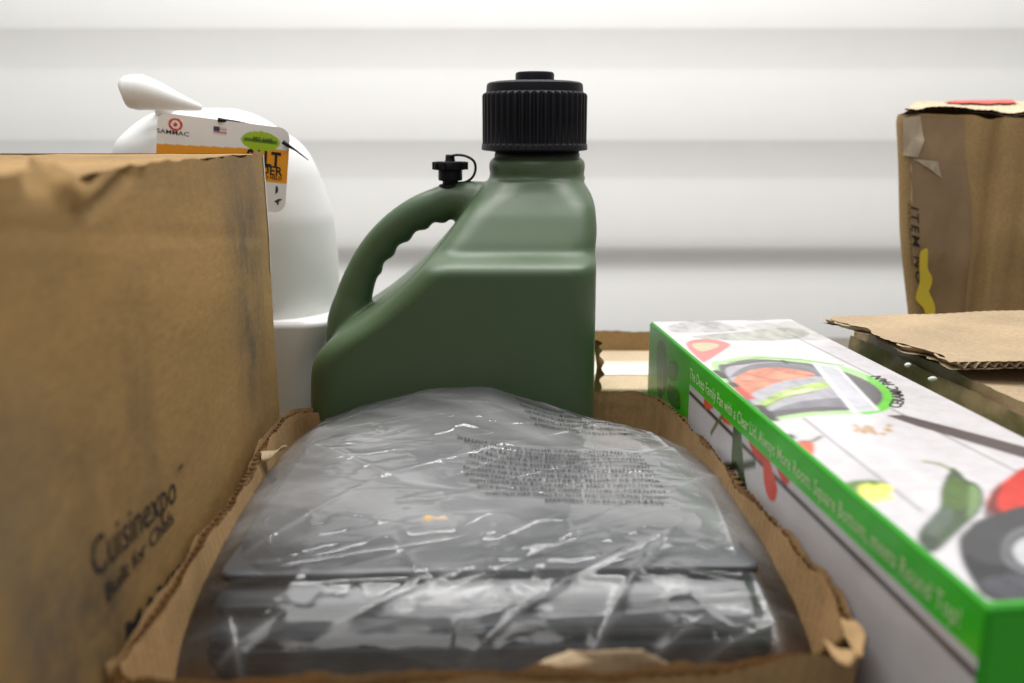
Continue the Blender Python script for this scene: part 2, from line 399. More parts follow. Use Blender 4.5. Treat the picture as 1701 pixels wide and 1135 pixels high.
# wider foot in front
ft = []
for v, r0, r1 in ((860, 380, 517), (690, 380, 518), (640, 380, 520), (600, 378, 526), (570, 376, 536), (548, 374, 546), (541, 374, 548), (538, 376, 546), (537, 380, 540)):
    a = at_y(r0 - 130, v, .93); b = at_y(r1, v, .93)
    p = rrect((a[0] + b[0]) / 2, .988, (b[0] - a[0]) / 2, .055 if v > 538 else .052, .03, 8); ft.append(np.column_stack([p, np.full(len(p), max(a[2], .003))]))
V, Fc = loft(ft); obj('foot', V, Fc, M_white, t)
# bulb-ended crank handle
pth = spline([at_y(u, v, y) for u, v, y in ((205, 155, .955), (212, 153, .955), (235, 154, .955), (265, 161, .957), (300, 171, .96), (335, 180, .97))], 8)
rr = np.interp(np.linspace(0, 5, len(pth)), [0, .25, .6, 1, 1.6, 2, 3, 4, 5], [2, 12, 20, 25, 27.5, 28, 22, 13, 4]) * .00064
V, Fc = tube(pth, rr, 24); obj('crank_handle', V, Fc, M_white, t)
a = px(292, 182); b = px(300, 215); V, Fc = tube([a + [0, -.04, .012], a + [0, -.03, 0], b], [.008, .012, .02], 16); obj('crank_shaft', V, Fc, M_white, t)
# label card
LY = .895
def lab(u, v): return at_y(u, v, LY)
A = lab(259, 186); XR = lab(474, 213); ex = XR - A; LW = np.linalg.norm(ex); ex /= LW; ez = np.array([ex[2], 0, -ex[0]])   # ez points down the card
LW = LW + .004; LH = .083
nl, ml = 150, 96; sg, tg = np.meshgrid(np.linspace(0, LW, nl), np.linspace(0, LH, ml)); r = .011
dx = np.maximum(np.maximum(r - sg, sg - (LW - r)), 0); dy = np.maximum(np.maximum(r - tg, tg - (LH - r)), 0); dd = np.hypot(dx, dy); f = np.where(dd > r, r / np.maximum(dd, 1e-9), 1)
sg2 = np.where(dx > 0, np.where(sg < LW / 2, r - dx * f, LW - r + dx * f), sg); tg2 = np.where(dy > 0, np.where(tg < LH / 2, r - dy * f, LH - r + dy * f), tg)
P3 = A + sg2[..., None] * ex + tg2[..., None] * ez + np.array([0, 1, 0]) * (.004 * ((sg2 / LW - .5) * 2) ** 2)[..., None]
C = np.ones((ml, nl, 3)) * .93
def lst(u, v):
    d = lab(u, v) - A; return d @ ex, d @ ez
o0 = lst(262, 239)[1]; o1 = lst(455, 304)[1]
o2 = lst(460, 249); ol = lst(262, 239); oslope = (o2[1] - ol[1]) / (o2[0] - ol[0])
C[(tg2 > ol[1] + (sg2 - ol[0]) * oslope) & (tg2 < o1)] = S(250, 168, 40)
gx, gy = lst(432, 235); q = ((sg2 - gx) / .0185) ** 2 + ((tg2 - gy) / .0095) ** 2
C[q < 1] = S(170, 205, 40); C[(q < .75) & (np.abs(tg2 - gy) < .0018)] = S(90, 130, 30)
lx, ly = lst(290, 207); q = np.hypot((sg2 - lx) / 1.15, tg2 - ly)
C[(q < .0062) & (q > .0040)] = S(214, 60, 50); C[q < .0019] = S(214, 60, 50)
fx_, fy_ = lst(366, 218); fl = (np.abs(sg2 - fx_) < .0065) & (np.abs(tg2 - fy_) < .004)
C[fl] = .75; C[fl & (np.sin(tg2 * 5200) > 0)] = S(205, 130, 130); C[fl & (sg2 < fx_ - .0005) & (tg2 < fy_)] = S(60, 65, 95)
lbl = obj('label', P3.reshape(-1, 3), grid_faces(ml, nl), M_label, t, colors=C)
def on_label(s, u, v, size, bold, m, align='RIGHT', sx=1.0):
    V2, F2 = text2d(s, bold, align=align); s0, t0 = lst(u, v)
    ss = s0 + V2[:, 0] * size * sx; tt = t0 - V2[:, 1] * size
    P = A + ss[:, None] * ex + tt[:, None] * ez + np.array([0, 1, 0]) * (.004 * ((ss / LW - .5) * 2) ** 2 - .0006)[:, None]
    obj('lettering', P, F2, m, lbl, smooth=False)
on_label('SAMMAC', 314, 227, .0058, .004, M_faded, sx=1.4)
on_label('SALT', 464, 279, .0205, .03, M_ink, sx=.72)
on_label('SPREADER', 467, 293, .0125, .012, M_ink, sx=.9)
on_label('HAND HELD', 467, 300, .0048, .01, M_ink)
on_label('PET SAFE', 452, 237, .0050, .01, M_faded, sx=.95)
# bird and dog pictograms
def pict(pts, name):
    c = np.array([lst(u, v) for u, v in pts]); P = A + c[:, :1] * ex + c[:, 1:] * ez + np.array([0, .0034 - .0006, 0])
    obj(name, P, [tuple(range(len(P)))], M_faded, lbl, smooth=False)
pict([(447, 321), (453, 317), (456, 310), (459, 309), (461, 314), (460, 320), (456, 323), (450, 324)], 'bird_mark')
pict([(446, 332), (449, 334), (456, 334), (461, 331), (467, 331), (466, 333), (462, 335), (461, 341), (459, 341), (458, 337), (450, 337), (449, 341), (447, 341)], 'dog_mark')
for a, b in (((362, 199), (424, 208)), ((470, 236), (512, 266))):
    p0 = at_y(*a, LY - .0015); p1 = at_y(*b, LY + .012); V, Fc = tube([p0, p0 * .8 + p1 * .2, p0 * .5 + p1 * .5 + [0, 0, .0008], p1], [.0022, .0018, .0009, .0004], 8); obj('tag_tie', V, Fc, M_black, t)

# ------------------------------------------------------------------ green jug
JY = .90
t = thing('fuel_jug', 'olive green plastic utility jug with black ribbed cap and looped handle', 'jug', (at_y(760, 600, JY)[0], JY, 0))
left = [(700, 527), (660, 523), (625, 523), (605, 524), (590, 528), (575, 537), (562, 551), (550, 569), (535, 592), (520, 614), (490, 650), (450, 692), (420, 718), (390, 742), (360, 764), (330, 788), (312, 803), (303, 811), (298, 815)]
right = [(700, 984), (600, 985), (430, 987), (380, 988), (345, 988), (328, 986), (314, 980), (304, 972), (298, 967)]
JS = .855
jd = lambda v: float(np.interp(v, [380, 440], [.862, .816]))     # depth at which the moulding turns away
zl = [at_y(u, v, jd(v))[2] for v, u in left]; xl = [at_y(u, v, jd(v))[0] for v, u in left]
zr = [at_y(u, v, jd(v))[2] for v, u in right]; xr = [at_y(u, v, jd(v))[0] for v, u in right]
zf = lambda v, y: at_y(850, v, y)[2]
front = [(zf(700, .775), .775), (zf(456, .775), .775), (zf(447, .777), .7775), (zf(438, .783), .784), (zf(430, .793), .794), (zf(422, .80), .801), (zf(405, .806), .806), (zf(360, .822), .824), (zf(318, .84), .845), (zf(300, .845), .851)]
ztop = at_y(850, 298, .90)[2]
Z = np.linspace(0.006, ztop, 120); Z[0] = .006
def tab(zq, zz, vv, k=2):
    i = np.argsort(zz); return smooth1(np.interp(zq, np.array(zz)[i], np.array(vv)[i]), k)
XL, XR_ = tab(Z, zl, xl, 3), tab(Z, zr, xr, 3)
YF = tab(Z, [a for a, _ in front], [b for _, b in front], 1); YB = 2 * JY - .012 - YF
rings = []
p = rrect((XL[0] + XR_[0]) / 2, JY, (XR_[0] - XL[0]) / 2 - .012, (YB[0] - YF[0]) / 2 - .012, .03, 24); rings.append(np.column_stack([p, np.full(len(p), 0.0)]))
for i in range(len(Z)):
    f = np.clip((Z[i] - zf(345, .83)) / (ztop - zf(345, .83)), 0, 1)
    rad = .026 + .016 * f
    p = rrect((XL[i] + XR_[i]) / 2, (YF[i] + YB[i]) / 2, (XR_[i] - XL[i]) / 2, (YB[i] - YF[i]) / 2, rad, 24); rings.append(np.column_stack([p, np.full(len(p), Z[i])]))
ncx = (at_y(812, 280, JY)[0] + at_y(972, 280, JY)[0]) / 2; sJ = (at_y(900, 280, JY)[0] - at_y(800, 280, JY)[0]) / 100
for v, r in ((297, 80), (295.5, 80.5), (293, 79), (290, 77.5), (287, 77.5), (284, 79), (280, 79.5), (272, 79.5), (267, 78), (263.5, 74), (262, 69), (255, 69), (248, 69)):
    th = np.concatenate([np.linspace(0, math.pi / 2, 24) + k * math.pi / 2 for k in range(4)])
    rings.append(np.column_stack([ncx + r * sJ * np.cos(th), JY + r * sJ * np.sin(th), np.full(96, at_y(850, v, JY)[2])]))
body = loft(rings)
# handle: centre line and radius (photo pixels turned into metres), finger grips along the inside
hc = [(850, 366), (800, 345), (760, 334), (725, 341), (690, 356), (655, 381), (625, 413), (602, 452), (588, 494), (582, 535), (588, 580)]
hr = [56, 45, 32, 28.5, 27.5, 27, 26.5, 27, 31, 40, 48]
cl = spline([(u, v) for u, v in hc], 14); kk = np.linspace(0, len(hc) - 1, len(cl)); rad = np.interp(kk, range(len(hc)), hr)
Pc = np.array([at_y(u, v, JY) for u, v in cl]); rings = []
Tn = np.gradient(Pc, axis=0); Tn /= np.linalg.norm(Tn, axis=1)[:, None]
th = np.linspace(0, 2 * math.pi, 40, endpoint=False)
for i in range(len(Pc)):
    nrm = np.cross(Tn[i], [0, 1, 0]);  nrm /= np.linalg.norm(nrm)
    if nrm[2] < 0 and i < 3: pass
    s = kk[i]; grip = 0
    if 2.45 < s < 6.75: grip = 3.2 * (math.cos((s - 2.45) / 4.3 * 4.5 * 2 * math.pi + math.pi) ) + 1.0
    r = rad[i]
    ca, sa = np.cos(th), np.sin(th)
    # which side is the inside of the arch: towards the lower right
    inner = np.array([.6, 0, -.8]); sgn = 1 if nrm @ inner > 0 else -1
    rin = r + grip * np.clip(ca * sgn, 0, 1) ** 1.5
    rings.append(Pc[i] + np.outer(ca * rin * sJ, nrm) + np.outer(sa * (r * .86 + 1) * sJ, [0, 1, 0]))
hand = loft(rings)
vb, fb = merge([body, hand])
tmp = obj('tmp', vb, fb, None)
md = tmp.modifiers.new('r', 'REMESH'); md.mode = 'VOXEL'; md.voxel_size = .0019; md.use_smooth_shade = True
md = tmp.modifiers.new('s', 'SMOOTH'); md.factor = .5; md.iterations = 9
dg = bpy.context.evaluated_depsgraph_get(); me = bpy.data.meshes.new_from_object(tmp.evaluated_get(dg)); bpy.data.objects.remove(tmp)
nv = len(me.vertices); co = np.zeros(nv * 3); me.vertices.foreach_get('co', co); co = co.reshape(-1, 3)
nn = np.zeros(nv * 3); me.vertices.foreach_get('normal', nn); nn = nn.reshape(-1, 3)
fq = np.zeros(len(me.loops), int); me.loops.foreach_get('vertex_index', fq); fq = fq.reshape(-1, 4) if len(fq) == 4 * len(me.polygons) else None
# split handle from body along the sloping shoulder; shared normals keep the moulding seamless
lim_z = np.array(zl); lim_x = np.array(xl); i_ = np.argsort(lim_z)
cen = co[fq].mean(1); xlim = np.interp(cen[:, 2], lim_z[i_], lim_x[i_])
ish = (cen[:, 0] < xlim - .0035) & (cen[:, 2] > at_y(600, 560, JS)[2])
for nm, sel in (('body', ~ish), ('handle', ish)):
    fs = fq[sel]; ids, inv = np.unique(fs, return_inverse=True)
    o = obj(nm, co[ids], inv.reshape(-1, 4), M_jug, t); o.data.normals_split_custom_set_from_vertices(nn[ids].tolist())
bpy.data.meshes.remove(me)
# cap
cx = (at_y(802, 200, JY)[0] + at_y(974, 200, JY)[0]) / 2; zz = lambda v: at_y(850, v, JY)[2]
n = 44 * 8; th = np.linspace(0, 2 * math.pi, n, endpoint=False)
rib = np.clip(np.sin(th * 44) * 1.6, -1, 1) * .0013
rings = []
for v, R, a in ((252, 68, 0), (250, 84, 0), (248.5, 87.5, 0), (241, 87, 0), (239, 85, .4), (237, 83.5, 1), (200, 83.5, 1), (160, 83.5, 1), (156.5, 82.5, .8), (154.5, 80.5, 0), (153.5, 79, 0), (144, 78.5, 0), (140, 77.5, 0), (137.5, 74, 0), (136.5, 68, 0), (136.5, 34, 0)):
    R = R * sJ + rib * a; rings.append(np.stack([cx + R * np.cos(th), JY + R * np.sin(th), np.full(n, zz(v))], 1))
V, Fc = loft(rings); cap = obj('cap', V, Fc, M_black, t); sharp(cap, 40)
V, Fc = lathe(cx, JY, [(31.5 * sJ, zz(138)), (31.5 * sJ, zz(124)), (30.5 * sJ, zz(121.3)), (28 * sJ, zz(120)), (0.5 * sJ, zz(120))]); sharp(obj('cap_knob', V, Fc, M_black, cap), 40)
V, Fc = lathe(ncx, JY, [(69.5 * sJ, zz(263)), (70.5 * sJ, zz(262)), (70.5 * sJ, zz(256)), (69.5 * sJ, zz(255)), (69.5 * sJ, zz(248))]); obj('gasket', V, Fc, M_black, cap)
# vent cap on the handle
vx = at_y(748, 290, JY)[0]
pf = [(18, 318), (20, 311), (19, 307), (13, 305), (13, 301), (19, 300), (20, 298), (20, 284), (19, 283), (25.5, 282), (26.5, 280), (26.5, 270), (25.5, 268.5), (9, 268), (8, 266), (7.5, 258.5), (6.5, 257), (.5, 257)]
V, Fc = lathe(vx, JY, [(r * sJ, zz(v)) for r, v in pf], 40); vent = obj('vent_cap', V, Fc, M_black, t); sharp(vent, 40)
for s in range(10):
    a = s * 2 * math.pi / 10; V, Fc = boxmesh(-.002, .002, -.0012, .0012, zz(282), zz(269), .0005)
    V = np.array(V); V[:, 0] += 26.5 * sJ; R = np.array([[math.cos(a), -math.sin(a)], [math.sin(a), math.cos(a)]]); V[:, :2] = V[:, :2] @ R.T + [vx, JY]
    obj('grip_lug', V, Fc, M_black, vent, smooth=False)
lp = spline([at_y(u, v, JY - .003) for u, v in ((746, 260), (760, 257.5), (775, 260), (787, 268), (790, 280), (786, 293), (777, 301), (766, 304), (752, 304))], 8)
V, Fc = tube(lp, 2.1 * sJ, 10, sec=2.2); obj('retainer_strap', V, Fc, M_black, vent)

# ------------------------------------------------------------------ low carton behind the jug
t = thing('low_carton', 'low pale carton with white tape across its top, between jug and printed box', 'cardboard box', (.23, 1.06, 0))
zt = .09; xa, xb, yF, ybk = .094, .37, .957, (CAM_H - .09) / -(ray(1040, 582)[2] / ray(1040, 582)[1])
V, Fc = boxmesh(xa, xb, yF, ybk, 0, zt, .003); obj('carton', V, Fc, M_card_pale, t, smooth=False)
ya, yb = at_z(1040, 624, zt)[1], at_z(1040, 601, zt)[1]
V, Fc = boxmesh(xa + .001, xb - .001, ya, yb, zt + .0004, zt + .0010, .0003); obj('tape_band', V, Fc, M_wtape, t)
hB = at_y(1040, 556, ybk + .004)[2] - zt
V, Fc = board(lambda p, q: (np.stack([xa - .012 + (xb - xa + .01) * p, ybk + .003 + .012 * q + 0 * p, zt - .03 + (hB + .03) * q + 0 * p + .002 * (1 - p) * q], -1), np.tile([0, -1.0, 0], (len(p), 1))), xb - xa, hB, .004, ragged=.0008, seed=50); obj('raised_flap', V, Fc, M_card, t)
# torn side strip standing by the jug
pp = [at_y(u, v, .945) for u, v in ((993, 700), (993, 640), (997, 610), (994, 585), (992, 565))]
V = []
for i, q in enumerate(spline(pp, 8)):
    for x in (-.004, 0, .003 + .002 * math.sin(i * 1.1)): V.append(q + [x, .006 * math.sin(i * .35) * (x > 0), 0])
obj('torn_strip', V, grid_faces(len(V) // 3, 3), M_card, t)

# ------------------------------------------------------------------ torn tray carton in the foreground
RZ = .120
Lr = [(468, 694), (446, 726), (420, 778), (378, 842), (326, 906), (280, 972), (238, 1036), (186, 1108)]
Bk = [(1104, 668), (1072, 656), (980, 656), (860, 656), (700, 668), (560, 679), (492, 682), (468, 694)]
Rr = [(1428, 1062), (1385, 985), (1322, 908), (1262, 836), (1205, 772), (1152, 712), (1104, 668)]
Fr = [(186, 1108), (260, 1131), (600, 1129), (900, 1121), (1180, 1108), (1370, 1092), (1428, 1062)]
tray = thing('cardboard_tray', 'low brown cardboard tray with torn corrugated rim holding film wrapped sheets', 'cardboard box', (-.01, .58, 0))
cxy = np.array([-.012, .575])
def rimfn(pl, seed):
    W = spline([at_z(u, v, RZ) for u, v in pl], 10); d = np.r_[0, np.cumsum(np.linalg.norm(np.diff(W, axis=0), axis=1))]; L = d[-1]; d /= L
    def fn(p, q):
        q = np.asarray(q) + 0 * p
        P = np.stack([np.interp(p, d, W[:, i]) for i in range(3)], -1)
        T = np.gradient(P, axis=0); T /= np.linalg.norm(T, axis=1)[:, None] + 1e-9; nrm = np.stack([T[:, 1], -T[:, 0], 0 * p], -1)
        P[:, :2] = cxy + (P[:, :2] - cxy) * (.955 + .045 * np.clip(q, 0, 1.1) ** 1.6)[:, None]
        P += nrm * (.0012 * fbm(p * L * 22, q * 3, seed, 3) * q)[:, None]
        P[:, 2] = RZ * q + .0015 * fbm(p * L * 12, p * 0, seed + 1, 3) * q ** 3
        return P, nrm
    return fn, L
for nm, pl, sd, rg in (('left_wall', Lr, 3, .0035), ('back_wall', Bk, 13, .003), ('right_wall', Rr, 23, .0045), ('front_wall', Fr, 33, .0045)):
    fn, L = rimfn(pl, sd); V, Fc = board(fn, L, RZ, .0072, ragged=rg, rag_end=.004, seed=sd, nq=16); obj('side_wall', V, Fc, M_card_tray, tray)
q4 = [at_z(u, v, RZ)[:2] for u, v in ((186, 1108), (1428, 1062), (1104, 668), (468, 694))]
Q = [cxy + (p - cxy) * .95 for p in q4]
V = [[*p, z] for z in (.002, .006) for p in Q]; obj('bottom_panel', V, [(0, 1, 2, 3)[::-1], (4, 5, 6, 7), (0, 1, 5, 4), (1, 2, 6, 5), (2, 3, 7, 6), (3, 0, 4, 7)], M_card_tray, tray, smooth=False)
def scrap(pts, z0, curl, name, m, parent, nsub=7, th=.0006, seed=0):
    """torn piece of liner paper: fan of a ragged outline, curled"""
    B = spline(pts, nsub, True); c = B.mean(0); V = [c]; Fc = []
    n = len(B)
    for k in (.35, .7, 1.0):
        for i, b in enumerate(B):
            j = 1 + .14 * float(vnoise(i * .9, seed * 3.3, 5)) * (k == 1); V.append(c + (b - c) * k * j + np.array([0, 0, curl * (k * k) * math.sin(i / n * 6.283 * 2 + seed)]))
    for i in range(n):
        Fc.append((0, 1 + i, 1 + (i + 1) % n))
        for r_ in range(2): a = 1 + r_ * n; Fc.append((a + i, a + n + i, a + n + (i + 1) % n, a + (i + 1) % n))
    o = obj(name, V, Fc, m, parent); so = o.modifiers.new('t', 'SOLIDIFY'); so.thickness = th; return o
scrap([at_z(u, v, RZ + dz) for u, v, dz in ((880, 1119, -.004), (940, 1083, .003), (985, 1078, .006), (1060, 1084, .006), (1105, 1108, -.002), (1000, 1122, -.006))], 0, .0015, 'torn_liner', M_liner, tray, seed=1)
scrap([at_z(u, v, RZ + .003) for u, v in ((1366, 1068), (1384, 1070), (1402, 1080), (1420, 1090), (1412, 1102), (1388, 1096))], 0, .0016, 'torn_liner', M_card_tray, tray, seed=2)
scrap([at_z(u, v, RZ + .004) for u, v in ((1396, 1030), (1418, 1030), (1436, 1056), (1432, 1086), (1410, 1072))], 0, .0018, 'torn_liner', M_card_tray, tray, seed=3)
scrap([at_z(u, v, RZ + .002) for u, v in ((446, 746), (474, 744), (470, 748), (452, 755), (436, 764), (434, 757))], 0, .003, 'torn_liner', M_liner, tray, seed=4)

# ------------------------------------------------------------------ film wrapped sheets in the tray
bun = thing('wrapped_bundle', 'bundle of dark sheets sealed in crinkled clear plastic film, lying in the torn tray', 'wrapped sheets', (-.01, .58, .006))
fq4 = {'fl': at_z(258, 1122, .085)[:2], 'fr': at_z(1378, 1078, .09)[:2], 'br': at_z(1128, 724, .10)[:2], 'bl': at_z(505, 716, .10)[:2]}
def fxy(a, b):
    a = np.asarray(a, float)[..., None]; b = np.asarray(b, float)[..., None]; a = .5 + (a - .5) * (1 + .062 * np.sin(np.clip(b, 0, 1) * math.pi))   # the bag bulges at its sides
    return (fq4['fl'] * (1 - a) + fq4['fr'] * a) * (1 - b) + (fq4['bl'] * (1 - a) + fq4['br'] * a) * b
bd = .42
for k, (v, z) in enumerate(((955, .1115), (1008, .1025), (1064, .0935), (1088, .0870), (1101, .0800), (1110, .0730), (1118, .066))):
    yf = at_z(850, v, z)[1]; b0 = (yf - fq4['fl'][1]) / (fq4['bl'][1] - fq4['fl'][1]); b0 = max(b0, .015)
    pts = []
    for (a, b) in ((.055, b0), (.935, b0 + .004 * (k % 2)), (.90, .80), (.07, .86)): pts.append(fxy(a, b))
    B = []; rr_ = .011
    for i in range(4):
        p0, p1, p2 = pts[i - 1], pts[i], pts[(i + 1) % 4]; d0 = (p0 - p1) / np.linalg.norm(p0 - p1); d2 = (p2 - p1) / np.linalg.norm(p2 - p1)
        for s in np.linspace(0, 1, 8): B.append((p1 + d0 * rr_) * (1 - s) ** 2 + 2 * p1 * s * (1 - s) + (p1 + d2 * rr_) * s ** 2)
        nx_ = p2 + -d2 * rr_
        for s in np.linspace(0, 1, 26)[1:-1]: B.append((p1 + d2 * rr_) * (1 - s) + nx_ * s)
    B = np.array(B); c = B.mean(0); rings = []
    for zo, f_ in ((-.0070, .975), (-.0058, .992), (-.003, 1.0), (-.001, .997), (0, .988)):
        wob = .0012 * fbm(B[:, 0] * 14 + k, B[:, 1] * 14, 40 + k, 2); rings.append(np.column_stack([c + (B - c) * f_, np.full(len(B), z + zo) + wob]))
    V, Fc = loft(rings); obj('folded_sheet', V, Fc, M_sheet2 if k < 3 else M_sheet, bun)
# film height field: control heights over (across a, along b), then folds and crinkles
AG = [0, .03, .08, .18, .34, .5, .66, .8, .9, .96, 1]; BG = [0, .03, .07, .14, .3, .5, .7, .84, .93, 1]
HG = np.array([   # rows along b (front to back), columns across a
 [.066, .069, .072, .074, .074, .074, .074, .074, .072, .069, .066],
 [.074, .083, .088, .090, .090, .090, .090, .090, .088, .084, .074],
 [.080, .091, .098, .100, .100, .100, .100, .100, .098, .092, .080],
 [.086, .099, .107, .111, .111, .111, .111, .111, .107, .100, .088],
 [.090, .105, .114, .118, .119, .119, .119, .118, .114, .106, .094],
 [.094, .109, .118, .123, .125, .125, .125, .123, .118, .109, .099],
 [.096, .111, .120, .127, .131, .132, .129, .125, .120, .110, .100],
 [.096, .111, .122, .132, .141, .145, .134, .126, .118, .108, .098],
 [.095, .109, .121, .134, .147, .151, .134, .121, .111, .102, .092],
 [.088, .099, .112, .125, .137, .143, .118, .104, .096, .088, .080]])
na_, nb_ = 600, 600
aa, bb = np.meshgrid(np.linspace(0, 1, na_), np.linspace(0, 1, nb_))
def hbase(a, b):
    H1 = np.array([np.interp(np.linspace(0, 1, 400), AG, r) for r in HG]); H1 = np.array([smooth1(r, 9) for r in H1])
    H2 = np.array([np.interp(np.linspace(0, 1, 400), BG, H1[:, i]) for i in range(400)]).T; H2 = np.array([smooth1(H2[:, i], 9) for i in range(400)]).T
    x = np.clip(a, 0, 1) * 399; y = np.clip(b, 0, 1) * 399; xi = np.clip(x.astype(int), 0, 398); yi = np.clip(y.astype(int), 0, 398); fx, fy = x - xi, y - yi
    return (H2[yi, xi] * (1 - fx) + H2[yi, xi + 1] * fx) * (1 - fy) + (H2[yi + 1, xi] * (1 - fx) + H2[yi + 1, xi + 1] * fx) * fy
folds = []   # (x0,y0,x1,y1,amplitude,width)
def fold(u0, v0, u1, v1, amp, wd):
    A_ = at_z(u0, v0, .122); B_ = at_z(u1, v1, .122); folds.append((*A_[:2], *B_[:2], amp * .55, wd * .8))
for f_ in ((1135, 855, 880, 1085, .0035, .0030), (1135, 865, 730, 1010, .0028, .0026), (1090, 830, 1240, 740, .0030, .004), (470, 1000, 830, 905, .0014, .003), (380, 905, 620, 800, .0022, .004),
           (620, 800, 900, 745, .0035, .006), (500, 735, 660, 800, .003, .004), (520, 770, 700, 760, .0025, .004), (660, 690, 900, 680, .004, .008), (760, 660, 1000, 720, .003, .006), (900, 745, 1060, 700, .0035, .005),
           (1060, 700, 1140, 760, .003, .004), (1000, 770, 1140, 730, -.003, .006), (740, 800, 870, 760, -.003, .006), (1180, 800, 1240, 930, .003, .004), (1240, 900, 1330, 1010, .0035, .004), (1290, 960, 1340, 1050, .003, .003), (1120, 1000, 1310, 960, .0022, .003),
           (960, 1030, 1180, 960, .0025, .003), (370, 960, 420, 1080, .003, .003), (420, 1060, 470, 1030, .0045, .003), (700, 1060, 760, 1085, .0045, .003), (560, 1070, 640, 1045, .0035, .003), (820, 1080, 960, 1050, .003, .003), (330, 1010, 480, 960, .003, .003)): fold(*f_)
for i in range(85):
    a0, b0 = RNG.random(2); ang = RNG.choice([.55, .45, -.35, .05]) + RNG.normal(0, .22); L = RNG.uniform(.03, .16)
    c = fxy(a0, b0); folds.append((c[0], c[1], c[0] + L * math.cos(ang), c[1] + L * math.sin(ang) * .7, RNG.choice([-1, 1]) * RNG.uniform(.0002, .0007), RNG.uniform(.0009, .0022)))
def near_fold(X, Y, x0, y0, x1, y1, pad):
    k = np.flatnonzero((X > min(x0, x1) - pad) & (X < max(x0, x1) + pad) & (Y > min(y0, y1) - pad) & (Y < max(y0, y1) + pad))
    dx_, dy_ = x1 - x0, y1 - y0; x, y = X.flat[k] if len(k) else np.zeros(0), Y.flat[k] if len(k) else np.zeros(0)
    tt = np.clip(((x - x0) * dx_ + (y - y0) * dy_) / (dx_ * dx_ + dy_ * dy_), 0, 1)
    return k, tt, np.hypot(x - x0 - tt * dx_, y - y0 - tt * dy_)
def wrinkle(X, Y):
    h = .0011 * fbm(X * 14, Y * 20, 51, 2)
    r_ = 1 - np.abs(fbm(X * 24 + Y * 10, Y * 34 - X * 8, 55, 3)); h += .0007 * np.clip(r_, 0, 1) ** 5
    h = np.asarray(h)
    for x0, y0, x1, y1, am, wd in folds:
        k, tt, dd_ = near_fold(X, Y, x0, y0, x1, y1, wd * 7)
        if len(k): h.flat[k] += am * np.exp(-(dd_ / wd)) * np.sin(np.clip(tt, .02, .98) * math.pi) ** .5
    return h
def white(X, Y):
    h = np.zeros(X.shape)
    for x0, y0, x1, y1, am, wd in folds:
        k, tt, dd_ = near_fold(X, Y, x0, y0, x1, y1, wd * 5)
        if len(k): h.flat[k] += np.clip(abs(am) * 95, .02, .16) * np.exp(-(dd_ / (wd * .7))) * np.sin(np.clip(tt, .03, .97) * math.pi)
    return h
XY = fxy(aa, bb); wr = wrinkle(XY[..., 0], XY[..., 1]); edge = np.clip(np.minimum(np.minimum(aa, 1 - aa), np.minimum(bb, 1 - bb)) / .03, .25, 1)
ZF = hbase(aa, bb) + wr * edge; FW = white(XY[..., 0], XY[..., 1]) * edge + .022 + (.20 + .07 * fbm(aa * 4 - bb * 3, aa * 9 + bb * 16, 23, 4)) * np.clip((bb - .20 + .06 * fbm(aa * 5, bb * 5, 21, 3)) / .16, 0, 1) * np.clip((.93 - bb) / .12, .2, 1) * np.clip(np.minimum(aa, 1 - aa) / .06, .55, 1)  # veil made paler over the middle to imitate sheen
film = obj('plastic_film', np.dstack([XY, ZF]).reshape(-1, 3), grid_faces(nb_, na_), M_film, bun, colors=np.repeat(np.clip(FW, 0, .4).reshape(-1, 1), 3, 1))
# warning print on the film
def inv_ab(X, Y):
    b = np.full_like(X, .5); a = np.full_like(X, .5)
    for _ in range(12):
        b = (Y - (fq4['fl'][1] * (1 - a) + fq4['fr'][1] * a)) / ((fq4['bl'][1] * (1 - a) + fq4['br'][1] * a) - (fq4['fl'][1] * (1 - a) + fq4['fr'][1] * a))
        xl_ = fq4['fl'][0] * (1 - b) + fq4['bl'][0] * b; xr_ = fq4['fr'][0] * (1 - b) + fq4['br'][0] * b; a = (X - xl_) / (xr_ - xl_)
    return a, b
lines = ['WARNING: TO AVOID DANGER OF SUFFOCATION KEEP THIS', 'PLASTIC BAG AWAY FROM BABIES AND CHILDREN DO NOT', 'USE THIS BAG IN CRIBS BEDS CARRIAGES OR PLAYPENS', 'THIS BAG IS NOT A TOY KNOT BEFORE THROWING AWAY', 'ATTENTION: POUR EVITER TOUT RISQUE D ETOUFFEMENT', 'CONSERVER CE SAC HORS DE PORTEE DES BEBES ET DES', 'ENFANTS NE PAS UTILISER DANS LES LITS CE SAC N EST', 'ADVERTENCIA: PARA EVITAR EL PELIGRO DE ASFIXIA', 'MANTENGA ESTA BOLSA LEJOS DE BEBES Y NINOS NO USE', 'ESTA BOLSA EN CUNAS CAMAS COCHES O CORRALITOS', 'THIN FILM MAY CLING TO NOSE AND MOUTH AND PREVENT', 'BREATHING THIS BAG IS NOT A TOY']
warn = []
for i, s in enumerate(lines):
    v_ = 828 - (len(lines) - 1 - i) * (8.4 - .16 * (len(lines) - 1 - i)); u0 = 800 + 14 * math.sin(i * .7) - 4 * (11 - i); u1 = 1118 - 5 * (11 - i)
    if i == 11: u0, u1 = 905, 1105
    V2, F2 = text2d(s, 0.0, 1.0, 0, 1); A_ = at_z(u0, v_, .126); B_ = at_z(u1, v_, .126); L = B_[0] - A_[0]
    X = A_[0] + V2[:, 0] / V2[:, 0].max() * L; Y = A_[1] + V2[:, 1] * .0062 + .005 * np.sin((X - A_[0]) / L * 5.2 + 2.0) * min(1, (11 - i) / 5) + .016 * np.clip(1 - (X - A_[0]) / L * 1.6, 0, 1) ** 3 * ((11 - i) / 11)
    a_, b_ = inv_ab(X, Y); Zt = hbase(a_, b_) + wrinkle(X, Y) + .0012; warn.append((np.stack([X, Y, Zt], 1), F2))
